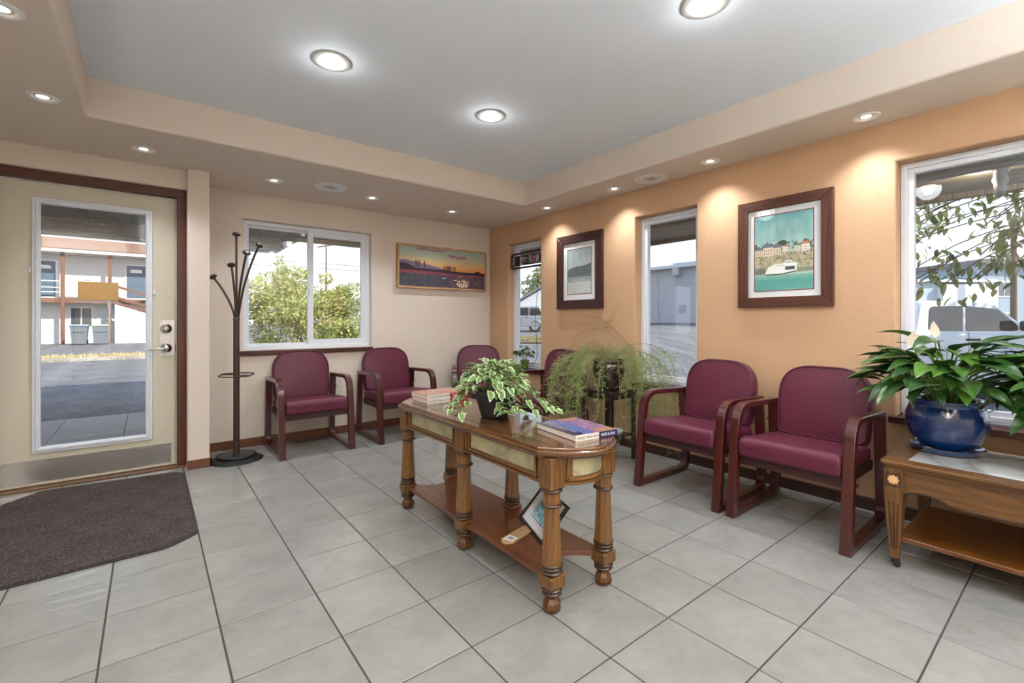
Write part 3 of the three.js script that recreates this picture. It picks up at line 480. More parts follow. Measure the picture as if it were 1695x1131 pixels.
// ---------------------------------------------------------------- coat rack
{
  const c = thing('coat_rack', 'tall dark metal coat rack with knobbed curved hooks and umbrella rings', 'coat rack', [0.552, 0, -4.355]);
  part(c, 'base', lathe([[0, 0.052], [0.05, 0.052], [0.13, 0.05], [0.142, 0.045], [0.142, 0.034], [0.13, 0.03], [0.14, 0.028], [0.192, 0.006], [0.193, 0.001], [0, 0.001]], 56), M.blackMetal, null, 'stepped black disc base');
  part(c, 'pole', lathe([[0.0225, 0.05], [0.0225, 1.13], [0.025, 1.132], [0.025, 1.15], [0.0, 1.155]], 24), M.bronze, null);
  const L = [0.781, 0.624], D = [0.624, -0.781];   // across the room view and away from it
  const knob = lathe([[0, -0.012], [0.012, -0.012], [0.026, -0.004], [0.031, 0.004], [0.029, 0.012], [0.018, 0.02], [0, 0.022]], 24);
  for (const [l, d, y] of [[-0.012, 0.02, 1.83], [0.155, 0.05, 1.745], [0.14, -0.1, 1.66], [-0.09, 0.08, 1.585], [-0.148, -0.06, 1.475]]) {
    const at = (k, yy) => V((L[0] * l + D[0] * d) * k, yy, (L[1] * l + D[1] * d) * k), end = at(1, y);
    const a = part(c, 'hook_arm', tube([at(0.06, 1.1), at(0.1, 1.18), at(0.32, 1.15 + (y - 1.15) * 0.42), at(0.72, 1.15 + (y - 1.15) * 0.8), end], 0.0085, 30, 8), M.bronze, null);
    const dir = V(end.x, 0.25, end.z).normalize(), k = knob.clone(); k.applyQuaternion(new THREE.Quaternion().setFromUnitVectors(V(0, 1, 0), dir)); part(a, 'knob', T3(k, end.x, end.y, end.z), M.bronze, null);
  }
  for (const [a0, a1, y] of [[0.3, 3.9, 0.684], [3.4, 7.0, 0.692]]) { const p = []; for (let k = 0; k <= 24; k++) { const a = a0 + (a1 - a0) * k / 24, r = k < 3 ? 0.02 + 0.035 * k : 0.125; p.push(V(r * Math.cos(a), y, r * Math.sin(a))); } part(c, 'umbrella_ring', tube(p, 0.005, 60, 6), M.bronze, null); }
}
// ---------------------------------------------------------------- door mat, floor vent
{
  const o = thing('door_mat', 'dark brown pile door mat with black rubber edge and cut corners', 'mat');
  const pts = [[0.15, -4.268, 0.03], [0.203, -4.2, 0.03], [0.206, -2.965, 0.03], [0.07, -2.858, 0.12], [-0.57, -2.845, 0.1], [-0.72, -2.98, 0.05], [-0.705, -4.16, 0.06], [-0.56, -4.335, 0.06]];
  const big = roundPoly(pts), cx = -0.255, cz = -3.56, small = big.map((p) => new THREE.Vector2(cx + (p.x - cx) * 0.972, cz + (p.y - cz) * 0.982));
  part(o, 'rubber_edge', T3(extrudeY(big.slice(), [], 0.005, 0.001, 1), 0, 0.0005, 0), M.rubber);
  part(o, 'pile', T3(extrudeY(small, [], 0.006, 0.002, 2), 0, 0.0045, 0), M.mat);
  const v = thing('floor_vent', 'small brown metal floor register under the chair by coat rack', 'vent', [1.2, 0, -4.64]);
  part(v, 'frame', T3(extrudeY(rect(-0.155, 0.155, -0.055, 0.055, 0.005), [rect(-0.135, 0.135, -0.036, 0.036).reverse()], 0.005, 0.001, 1), 0, 0.0005, 0), M.brownMetal ??= mat({ color: '#5c4a35', metalness: 0.4, roughness: 0.5 }));
  part(v, 'duct', box(0.27, 0.002, 0.072, 0, 0.0015, 0), M.black);
  for (let k = 0; k < 12; k++) part(v, 'louvre', box(0.006, 0.004, 0.072, -0.1265 + k * 0.023, 0.0035, 0), M.brownMetal);
}
// ---------------------------------------------------------------- pictures
function picture(name, label, w, h, border, deep, frameMat, pos, turn, mount, print, inset) {
  const p = thing(name, label, 'picture', pos, turn);
  const bars = (a, b) => { // four mitred bars
    const out = []; const prof = [[0, 0], [w, 0], [w - b, b], [b, b]], prof2 = [[0, 0], [b, b], [b, h - b], [0, h]];
    for (const [q, n] of [[prof, 'bottom'], [[[0, h], [b, h - b], [w - b, h - b], [w, h]], 'top'], [prof2, 'left'], [[[w, 0], [w, h], [w - b, h - b], [w - b, b]], 'right']]) { const g = extrude(q.map((v) => new THREE.Vector2(v[0] - w / 2, v[1] - h / 2)), [], deep, 0.003, 2); out.push([g, n]); }
    return out;
  };
  for (const [g, n] of bars(0, border)) part(p, 'frame_bar', g, frameMat, n === 'top' || n === 'bottom' ? 'x' : 'y');
  if (mount) { part(p, 'mount', T3(new THREE.BoxGeometry(w - 2 * border + 0.004, h - 2 * border + 0.004, 0.004), 0, 0, deep * 0.4), M.mount, null); const iw = w - 2 * border - 2 * inset, ih = h - 2 * border - 2 * inset; part(p, 'mount_line', T3(ring(-iw / 2 - 0.006, iw / 2 + 0.006, -ih / 2 - 0.006, ih / 2 + 0.006, 0.006, 0.002, 0), 0, 0, deep * 0.4 + 0.0036), M.mountLine); part(p, 'print', T3(new THREE.BoxGeometry(iw, ih, 0.002), 0, 0, deep * 0.4 + 0.002), print, null); }
  else part(p, 'canvas', T3(new THREE.BoxGeometry(w - 2 * border + 0.004, h - 2 * border + 0.004, 0.006), 0, 0, deep * 0.62), print, null);
  return p;
}
const poly = (g, pts, c) => { g.fillStyle = c; g.beginPath(); pts.forEach((p, i) => (i ? g.lineTo(p[0], p[1]) : g.moveTo(p[0], p[1]))); g.closePath(); g.fill(); };
const sunset = canvasTex(1024, 440, (g, w, h) => {
  const r = rng(77), gr = g.createLinearGradient(0, 0, 0, h * 0.55); gr.addColorStop(0, '#9fb4ad'); gr.addColorStop(0.4, '#b3bba6'); gr.addColorStop(0.65, '#d9b98a'); gr.addColorStop(1, '#e0924f'); g.fillStyle = gr; g.fillRect(0, 0, w, h * 0.56);
  for (let i = 0; i < 700; i++) { g.globalAlpha = 0.10; g.fillStyle = r() > 0.5 ? '#c8d2c4' : '#e0a878'; g.fillRect(r() * w, r() * h * 0.5, 10 + r() * 26, 4 + r() * 5); } g.globalAlpha = 1;
  const cloud = (x, y, a, b) => { for (let i = 0; i < 26; i++) { g.globalAlpha = 0.35; g.fillStyle = ['#a8737a', '#b98888', '#8d6470'][i % 3]; g.beginPath(); g.ellipse(x + (r() - 0.5) * a, y + (r() - 0.5) * b, a * 0.16, b * 0.3, 0, 0, 7); g.fill(); } g.globalAlpha = 1; };
  cloud(360, 24, 300, 26); cloud(670, 78, 190, 34); cloud(800, 140, 60, 10);
  poly(g, [[0, h * 0.35], [90, h * 0.345], [200, h * 0.39], [330, h * 0.43], [480, h * 0.5], [560, h * 0.56], [0, h * 0.58]], '#7d6a86'); poly(g, [[0, h * 0.42], [70, h * 0.42], [130, h * 0.47], [180, h * 0.53], [300, h * 0.53], [430, h * 0.535], [520, h * 0.53], [680, h * 0.56], [760, h * 0.57], [840, h * 0.6], [w, h * 0.6], [w, h * 0.68], [0, h * 0.62]], '#3a2c34');
  for (const [x, y, hh, b] of [[182, 0.32, 0.2, 7], [198, 0.335, 0.19, 8], [222, 0.32, 0.2, 8], [280, 0.335, 0.2, 9], [505, 0.42, 0.13, 6], [528, 0.41, 0.14, 7], [548, 0.425, 0.12, 8], [562, 0.42, 0.13, 8], [577, 0.42, 0.13, 7], [593, 0.415, 0.13, 6], [620, 0.43, 0.12, 7], [640, 0.43, 0.12, 7]]) { g.fillStyle = '#5e3c38'; g.beginPath(); g.ellipse(x, (y + hh / 2) * h, b, hh * h / 2, 0, 0, 7); g.fill(); }
  g.fillStyle = '#33262e'; g.beginPath(); g.ellipse(930, h * 0.575, 46, 26, 0, 0, 7); g.fill();
  g.fillStyle = '#43323c'; g.fillRect(0, h * 0.6, w, h * 0.4);
  for (let i = 0; i < 2600; i++) { const y = 0.56 + 0.1 * r() + 0.02; g.globalAlpha = 0.6; g.fillStyle = ['#a8434a', '#c25648', '#8c3b48', '#7a4a58'][Math.floor(r() * 4)]; const x = r() * w; g.fillRect(x, y * h + x / w * h * 0.06, 4 + r() * 12, 2 + r() * 4); }
  for (let i = 0; i < 2600; i++) { const y = 0.68 + 0.32 * r(), x = r() * w; g.globalAlpha = 0.55; const left = x < w * 0.55; g.fillStyle = (left ? ['#35606a', '#2b4a58', '#4a3f4e', '#7b4a4a', '#3f3a4e'] : ['#5b4452', '#3d3340', '#6e5260', '#8a5a5a', '#40485a'])[Math.floor(r() * 5)]; g.beginPath(); g.ellipse(x, y * h, 5 + r() * 16, 3 + r() * 9, r() * 3, 0, 7); g.fill(); }
  for (let i = 0; i < 150; i++) { g.globalAlpha = 0.9; g.fillStyle = ['#e8d3b4', '#f1e2c6', '#d9b98f'][i % 3]; const a = r() * 6.3, q = Math.sqrt(r()); g.beginPath(); g.ellipse(735 + 75 * q * Math.cos(a), h * 0.87 + 46 * q * Math.sin(a), 2 + r() * 8, 2 + r() * 5, r() * 3, 0, 7); g.fill(); }
  g.globalAlpha = 1; g.fillStyle = '#e6d8c0'; for (const [x, y] of [[480, 0.745], [690, 0.68], [620, 0.78]]) g.fillRect(x, y * h, 46, 7);
});
picture('sunset_painting', 'long landscape painting of a sunset field in a pale wood frame', 1.165, 0.485, 0.022, 0.045, M.pine, [2.675, 1.735, ZB + 0.003], 0, false, mat({ map: sunset, roughness: 0.7 }));
const hills = canvasTex(360, 640, (g, w, h) => {
  const r = rng(31), gr = g.createLinearGradient(0, 0, 0, h); gr.addColorStop(0, '#90a3a4'); gr.addColorStop(0.45, '#b4bab6'); gr.addColorStop(1, '#c6c8c0'); g.fillStyle = gr; g.fillRect(0, 0, w, h);
  for (let i = 0; i < 260; i++) { g.globalAlpha = 0.08; g.fillStyle = r() > 0.5 ? '#7d9698' : '#d2d2ca'; g.fillRect(r() * w, r() * h * 0.4, 20 + r() * 40, 30 + r() * 70); } g.globalAlpha = 1;
  poly(g, [[0, h * 0.47], [60, h * 0.42], [140, h * 0.39], [230, h * 0.39], [290, h * 0.37], [w, h * 0.34], [w, h * 0.62], [0, h * 0.62]], '#5c686a'); blob(g, r, w, h, 500, ['#4d585c', '#66716f', '#58655e', '#747d7c'], 3, 9, 0.42, 0.62);
  g.fillStyle = '#8d9894'; g.fillRect(0, h * 0.62, w, h * 0.12); for (let i = 0; i < 240; i++) { g.globalAlpha = 0.25; g.fillStyle = ['#a9b6b2', '#8c9a97', '#b9c0b8'][i % 3]; g.fillRect(r() * w, h * (0.66 + 0.34 * r()), 20 + r() * 60, 4 + r() * 6); } g.globalAlpha = 1;
  blob(g, r, w, h, 14, ['#d8cfc0', '#c9a58c'], 4, 8, 0.63, 0.68);
});
picture('hill_print', 'framed print of a dark wooded hill between the two narrow windows', 0.616, 0.745, 0.088, 0.03, M.walnutDark, [XR - 0.003, 1.622, -3.202], -Math.PI / 2, true, mat({ map: hills, roughness: 0.6, clearcoat: 1, clearcoatRoughness: 0 }), 0.062);
const ferry = canvasTex(640, 780, (g, w, h) => {
  const r = rng(32), gr = g.createLinearGradient(0, 0, 0, h * 0.45); gr.addColorStop(0, '#66a3a8'); gr.addColorStop(1, '#a9c3c0'); g.fillStyle = gr; g.fillRect(0, 0, w, h);
  for (let i = 0; i < 200; i++) { g.globalAlpha = 0.09; g.fillStyle = ['#4f949c', '#b4cfc8', '#86b2a4'][i % 3]; g.fillRect(r() * w, r() * h * 0.3, 30 + r() * 60, 60 + r() * 120); } g.globalAlpha = 1;
  g.fillStyle = '#a99f84'; g.fillRect(0, h * 0.5, w, h * 0.28); blob(g, r, w, h, 420, ['#b6aa8c', '#8d8868', '#c7b998', '#6f6f52', '#9f9878'], 6, 24, 0.5, 0.76);
  const house = (x, y, ww, hh, wall, roof) => { g.fillStyle = wall; g.fillRect(x, y, ww, hh); poly(g, [[x - 4, y], [x + ww * 0.15, y - hh * 0.45], [x + ww * 0.85, y - hh * 0.45], [x + ww + 4, y]], roof); g.fillStyle = '#77685c'; for (let k = 0; k < ww / 26; k++) for (const q of [0.25, 0.62]) g.fillRect(x + 10 + k * 26, y + hh * q, 9, hh * 0.2); };
  blob(g, r, w, h, 90, ['#46543f', '#34402f', '#5d6a4c'], 8, 30, 0.38, 0.47); g.fillStyle = '#3f4c3c'; g.beginPath(); g.ellipse(318, h * 0.385, 46, 30, 0, 0, 7); g.fill();
  house(4, h * 0.455, 94, 62, '#d5c2ae', '#6d6f74'); house(98, h * 0.425, 118, 92, '#d9c6b2', '#6a6c72'); house(216, h * 0.44, 86, 70, '#d5c2ae', '#6d6f74'); house(318, h * 0.44, 60, 48, '#e3ddd2', '#b98068'); house(440, h * 0.44, 70, 56, '#c9d0bc', '#6f7a66'); house(520, h * 0.43, 84, 66, '#e8e4da', '#c07a5c');
  g.fillStyle = '#7d8a78'; g.fillRect(0, h * 0.72, w, h * 0.05); g.fillStyle = '#4a4a46'; for (let k = 0; k < 5; k++) g.fillRect(10 + k * 24, h * 0.69, 10, h * 0.1);
  poly(g, [[120, h * 0.78], [150, h * 0.70], [205, h * 0.66], [300, h * 0.655], [340, h * 0.645], [350, h * 0.62], [420, h * 0.62], [424, h * 0.65], [470, h * 0.655], [470, h * 0.755], [300, h * 0.785]], '#e9ebe6'); g.fillStyle = '#454b4c'; g.fillRect(345, h * 0.695, 105, h * 0.045); g.fillRect(352, h * 0.637, 60, 8); for (let k = 0; k < 9; k++) g.fillRect(190 + k * 17, h * 0.675, 9, 6); poly(g, [[120, h * 0.785], [300, h * 0.785], [470, h * 0.757], [450, h * 0.775], [300, h * 0.80], [130, h * 0.80]], '#3c4a48');
  const wg = g.createLinearGradient(0, h * 0.79, 0, h); wg.addColorStop(0, '#96b4a0'); wg.addColorStop(0.4, '#4f9c90'); wg.addColorStop(1, '#5f9c94'); g.fillStyle = wg; g.fillRect(0, h * 0.80, w, h * 0.2); for (let i = 0; i < 160; i++) { g.globalAlpha = 0.2; g.fillStyle = ['#2f7d78', '#9cc4b2', '#467a72'][i % 3]; g.fillRect(r() * w, h * (0.81 + 0.19 * r()), 20 + r() * 70, 3); } g.globalAlpha = 1;
});
picture('ferry_print', 'framed print of a white ferry below shoreline houses on orange wall', 0.594, 0.742, 0.068, 0.032, M.walnut, [XR - 0.003, 1.592, -1.315], -Math.PI / 2, true, mat({ map: ferry, roughness: 0.6, clearcoat: 1, clearcoatRoughness: 0 }), 0.046);
// brass sign plate on the door glass
{
  const s = thing('sign_plate', 'plain brass coloured sign plate hung on the door glass', 'sign', [-0.285, 1.34, -4.474]);
  part(s, 'plate', box(0.217, 0.13, 0.006, 0, 0, 0, 0.002), M.brass); part(s, 'hanger', merge([box(0.24, 0.012, 0.003, -0.012, -0.074, -0.001), cyl(0.012, 0.012, 0.006, -0.06, 0.075, 0, 12).rotateX(0)]), M.clearish ??= mat({ color: '#dfe6ea', roughness: 0.1, transmission: 0.7, thickness: 0 }));
}
// neon sign, seen from behind: its letters read from the street
{
  const n = thing('neon_sign', 'black framed neon window sign seen from behind', 'neon sign', [XR + 0.045, 1.835, -4.07], -Math.PI / 2);
  const W = 0.60, H = 0.165, loop = roundPoly([[-W / 2, -H / 2, 0.03], [W / 2, -H / 2, 0.03], [W / 2, H / 2, 0.03], [-W / 2, H / 2, 0.03]]).map((p) => V(p.x, p.y, 0));
  part(n, 'frame', tube(loop, 0.0115, 120, 7, true), M.black, null); part(n, 'cross_bar', merge([box(W, 0.01, 0.008, 0, 0.052, -0.004), box(W, 0.01, 0.008, 0, -0.052, -0.004)]), M.black);
  const glyph = { N: [[[0, 0], [0, 1], [0.7, 0], [0.7, 1]]], E: [[[0.65, 0], [0, 0], [0, 1], [0.65, 1]], [[0, 0.5], [0.5, 0.5]]], P: [[[0, 0], [0, 1], [0.6, 1], [0.68, 0.75], [0.6, 0.5], [0, 0.5]]], O: [[[0.35, 0], [0.68, 0.25], [0.68, 0.75], [0.35, 1], [0.02, 0.75], [0.02, 0.25], [0.35, 0]]] };
  const red = mat({ color: '#8a2a30', roughness: 0.2, clearcoat: 1 }), s = 0.088;
  ['O', 'P', 'E', 'N'].forEach((ch, i) => { const x = 0.27 - i * 0.142; const tubes = glyph[ch].map((st) => { const c = new THREE.CurvePath(); for (let k = 0; k < st.length - 1; k++) c.add(new THREE.LineCurve3(V(x - st[k][0] * s * 1.25, -s / 2 + st[k][1] * s, -0.012), V(x - st[k + 1][0] * s * 1.25, -s / 2 + st[k + 1][1] * s, -0.012))); return new THREE.TubeGeometry(c, 48, 0.0105, 6); }); part(n, 'letter_' + ch.toLowerCase(), merge(tubes), i % 2 ? red : M.black, null); });
  part(n, 'power_box', box(0.07, 0.1, 0.02, -0.2, 0, -0.002, 0.004), M.black);
  part(n, 'hanging_chain', merge([tube([V(0.2, H / 2, 0), V(0.23, H / 2 + 0.115, 0)], 0.0015, 4, 4), tube([V(0.27, H / 2, 0), V(0.235, H / 2 + 0.115, 0)], 0.0015, 4, 4), tube([V(-0.2, H / 2, 0), V(-0.23, H / 2 + 0.115, 0)], 0.0015, 4, 4)]), M.black, null);
  part(n, 'power_cord', tube([V(0.16, -H / 2, 0), V(0.18, -0.3, 0.01), V(0.15, -0.7, 0.015), V(0.17, -1.1, 0.01), V(0.12, -1.2, 0.02)], 0.003, 40, 5), M.black, null);
}

// ---------------------------------------------------------------- plants
// a leaf blade: grows along +z from the origin, folded along the midrib, bending down
function leafGeo(L, W, bend, fold, tip = 1.6, n = 7, wave = 0, oval = 0.72) {
  const pos = [], uv = [], idx = [];
  for (let i = 0; i <= n; i++) {
    const t = i / n, a = bend * t, z = bend ? L * Math.sin(a) / bend : L * t, y = bend ? -L * (1 - Math.cos(a)) / bend : 0, w = W / 2 * Math.pow(Math.sin(Math.PI * Math.pow(t, oval)), 0.8) * (1 - 0.25 * Math.pow(t, tip)) + 0.0004;
    for (const s of [-1, -0.5, 0, 0.5, 1]) { pos.push(w * s, y + Math.abs(s) * w * fold + wave * Math.sin(t * 9 + s) * Math.abs(s), z); uv.push(0.5 + 0.5 * s, t); }
  }
  for (let i = 0; i < n; i++) for (let k = 0; k < 4; k++) { const a = i * 5 + k, b = a + 5; idx.push(a, b, a + 1, a + 1, b, b + 1); }
  const g = new THREE.BufferGeometry(); g.setAttribute('position', new THREE.Float32BufferAttribute(pos, 3)); g.setAttribute('uv', new THREE.Float32BufferAttribute(uv, 2)); g.setIndex(idx); g.computeVertexNormals(); return g;
}
const lilyTex = tex(128, 256, 1, 1, (u, v) => { const s = Math.abs(u - 0.5) * 2, vein = Math.abs(Math.sin((v * 2 - s * 0.8) * 34)), mid = s < 0.05 ? 1 : 0; const k = 0.82 + 0.12 * vn(u * 8, v * 12, 8, 12, 5) - 0.1 * (vein > 0.93 ? 1 : 0) + 0.22 * mid; return [k, k, k]; });
const pothosTex = tex(128, 128, 1, 1, (u, v) => { const s = Math.abs(u - 0.5) * 2, n = fbm(u, v, 7, 7, 3, 15), edge = s + (n - 0.5) * 1.1 + (v > 0.85 ? 0.3 : 0); const k = edge > 0.62; return k ? [0.83, 0.86, 0.68] : [0.33 + 0.18 * n, 0.5 + 0.14 * n, 0.24 + 0.12 * n]; });
const leafMat = (c, map, extra) => mat({ color: c, map, roughness: 0.42, transmission: 0.18, thickness: 0, side: THREE.DoubleSide, ...extra });
const lilyMats = ['#3f6b26', '#2f5a22', '#4d7a2a', '#38652f', '#5f8a30'].map((c) => leafMat(c, lilyTex, { roughness: 0.34 }));
const pothosMat = leafMat('#ffffff', pothosTex, { roughness: 0.45 });
const ivyMats = ['#56793a', '#41642c'].map((c) => leafMat(c, lilyTex));
const UPV = V(0, 1, 0);
// place a leaf mesh so that it starts at `at` and points along the direction (azimuth, pitch)
function placeLeaf(parent, name, geo, m, at, az, pitch, roll, s) {
  const o = new THREE.Mesh(geo, m); o.name = name; o.position.copy(at); o.rotation.order = 'YXZ'; o.rotation.set(-pitch, az, roll); o.scale.setScalar(s); parent.add(o); return o;
}
function potLathe(parent, name, prof, m, soilR, soilY, label) { const p = part(parent, name, lathe(prof, 56), m, null, label); part(parent, 'soil', lathe([[0, soilY + 0.006], [soilR * 0.6, soilY + 0.008], [soilR, soilY]], 28), M.soil, null); return p; }
const lilyLeaves = [leafGeo(0.2, 0.088, 0.9, 0.28, 1.2, 8, 0.002), leafGeo(0.215, 0.092, 0.5, 0.34, 1.2, 8, 0.003), leafGeo(0.18, 0.078, 1.3, 0.22, 1.2, 8, 0.002)];
function peaceLily(name, label, pos, seed, pot, rimY, count, spread, flowers) {
  const p = thing(name, label, 'potted plant', pos); pot(p);
  const r = rng(seed);
  for (let i = 0; i < count; i++) {
    const az = i * 2.39996 + r() * 0.5, k = Math.sqrt((i + 0.5) / count), reach = spread * (0.28 + 0.62 * k) * (0.8 + 0.35 * r());
    let ex = Math.sin(az) * reach, ez = Math.cos(az) * reach; const maxX = 0.235; ex = Math.min(ex, maxX * 0.55);
    const h = rimY + 0.24 - 0.17 * k * k + 0.11 * (r() - 0.5), b = V(Math.sin(az) * 0.05 * k, rimY - 0.03, Math.cos(az) * 0.05 * k), e = V(ex * 0.62, h, ez * 0.62);
    const mid = V(b.x * 0.5 + e.x * 0.36, (b.y + e.y) / 2 + 0.04, b.z * 0.5 + e.z * 0.36);
    part(p, 'stem', tube([b, mid, e], 0.0028, 7, 4), M.stem, null);
    const pitch = 0.75 - 0.8 * k + (r() - 0.5) * 0.5, s = 0.72 + 0.42 * r();
    placeLeaf(p, 'leaf', lilyLeaves[Math.floor(r() * 3)], lilyMats[Math.floor(r() * 5)], e, ex >= maxX * 0.54 ? (Math.cos(az) > 0 ? 0.25 : Math.PI - 0.25) : az + (r() - 0.5) * 0.4, pitch, (r() - 0.5) * 0.6, s * (ex > maxX * 0.4 ? 0.8 : 1));
  }
  for (const [fx, fy, fz, turn] of flowers) {
    const f = part(p, 'flower', (() => { const g = leafGeo(0.085, 0.062, -0.5, 0.3, 1.2, 7); g.rotateX(-1.25); g.rotateY(turn); return T3(g, fx, fy, fz); })(), M.bloom ??= mat({ color: '#f0dcc4', roughness: 0.6, transmission: 0.3, thickness: 0, side: THREE.DoubleSide }), null, 'pale cream flower spathe');
    part(f, 'flower_stem', tube([V(0, rimY - 0.03, 0), V(fx * 0.6, (rimY + fy) / 2, fz * 0.6), V(fx, fy, fz)], 0.0025, 10, 4), M.stem, null);
  }
  return p;
}
peaceLily('peace_lily', 'leafy green peace lily in round blue glazed pot with saucer', [3.03, 0.4905, -0.455], 21, (p) => {
  potLathe(p, 'pot', [[0, 0.022], [0.092, 0.022], [0.106, 0.03], [0.139, 0.08], [0.156, 0.135], [0.153, 0.185], [0.14, 0.222], [0.135, 0.232], [0.149, 0.246], [0.151, 0.253], [0.143, 0.257], [0.126, 0.25], [0.126, 0.225]], M.blueGlaze, 0.127, 0.232, 'glossy cobalt blue pot');
  part(p, 'saucer', lathe([[0, 0.001], [0.11, 0.001], [0.13, 0.006], [0.143, 0.026], [0.14, 0.029], [0.128, 0.018], [0.1, 0.012], [0, 0.012]], 56), M.blueGlaze, null);
}, 0.25, 135, 0.425, [[-0.04, 0.55, -0.035, 2.6], [-0.11, 0.5, -0.1, 2.0]]);
peaceLily('peace_lily', 'leafy green peace lily in dark brown pot next to blue pot', [3.02, 0.4905, 0.03], 22, (p) => {
  potLathe(p, 'pot', [[0, 0.001], [0.085, 0.001], [0.098, 0.012], [0.128, 0.09], [0.142, 0.16], [0.138, 0.205], [0.147, 0.215], [0.147, 0.228], [0.13, 0.228], [0.128, 0.2]], M.brownGlaze, 0.13, 0.207, 'dark brown glazed pot');
}, 0.225, 125, 0.46, []);
// variegated trailing plant on the console
{
  const p = thing('trailing_pothos', 'variegated green and cream trailing plant in black plastic pot', 'potted plant', [1.37, 0.6405, -1.905]), r = rng(41);
  potLathe(p, 'pot', [[0, 0.001], [0.064, 0.001], [0.07, 0.006], [0.098, 0.105], [0.1, 0.112], [0.112, 0.114], [0.114, 0.135], [0.109, 0.137], [0.104, 0.12]], M.blackPlastic, 0.102, 0.122, 'matt black pot with rim');
  const geos = [leafGeo(0.062, 0.046, 0.8, 0.2, 1.2, 5, 0.002), leafGeo(0.07, 0.044, 1.2, 0.25, 1.2, 5, 0.002), leafGeo(0.055, 0.042, 0.4, 0.3, 1.2, 5, 0.003)];
  for (let i = 0; i < 175; i++) {
    const az = i * 2.39996, t = Math.sqrt((i + 0.5) / 175), R = 0.16 * t * (0.85 + 0.3 * r()), h = 0.148 + 0.1 * (1 - t * t) + 0.05 * r() - 0.012 * t;
    placeLeaf(p, 'leaf', geos[Math.floor(r() * 3)], pothosMat, V(Math.sin(az) * R * 1.02, h, Math.cos(az) * R), az + (r() - 0.5) * 1.6, 0.45 - 0.6 * t + (r() - 0.5) * 0.9, (r() - 0.5) * 1.0, 0.72 + 0.45 * r());
    if (i % 4 === 0) part(p, 'stem', tube([V(Math.sin(az) * 0.03, 0.12, Math.cos(az) * 0.03), V(Math.sin(az) * R * 0.6, h * 0.95, Math.cos(az) * R * 0.6), V(Math.sin(az) * R, h, Math.cos(az) * R)], 0.0016, 6, 3), M.stem, null);
  }
  // trailing runners over the rim onto the table
  const L = V(0.781, 0, 0.624);
  for (const [s, d, drop, n] of [[-0.19, 0.02, 0.10, 10], [-0.21, -0.06, 0.02, 8], [-0.14, 0.1, 0.14, 8], [0.05, 0.16, 0.005, 11], [0.11, 0.12, 0.0, 10], [0.18, 0.05, 0.03, 10], [0.22, -0.04, 0.0, 9], [0.27, 0.04, 0.02, 9], [0.15, -0.1, 0.05, 7]]) {
    const dir = V(L.x * s - 0.624 * d, 0, L.z * s + 0.781 * d), yEnd = 0.022 + Math.max(0, 0.06 - drop) * 0.5, pts = [V(dir.x * 0.25, 0.125, dir.z * 0.25), V(dir.x * 0.6, 0.155, dir.z * 0.6), V(dir.x * 0.85, 0.1, dir.z * 0.85), V(dir.x * 1.0, yEnd + 0.02, dir.z), V(dir.x * 1.12, yEnd, dir.z * 1.12)], c = new THREE.CatmullRomCurve3(pts);
    part(p, 'runner', new THREE.TubeGeometry(c, 20, 0.0018, 4), M.stem, null);
    for (let k = 0; k < n; k++) { const at = c.getPoint(0.2 + 0.8 * k / (n - 1)); placeLeaf(p, 'leaf', geos[Math.floor(r() * 3)], pothosMat, at.setY(Math.max(0.04, at.y)), Math.atan2(dir.x, dir.z) + (k % 2 ? 1 : -1) * (0.7 + r() * 0.5), -0.1 + (r() - 0.5) * 0.5, (r() - 0.5) * 0.8, 0.7 + 0.4 * r()); }
  }
}
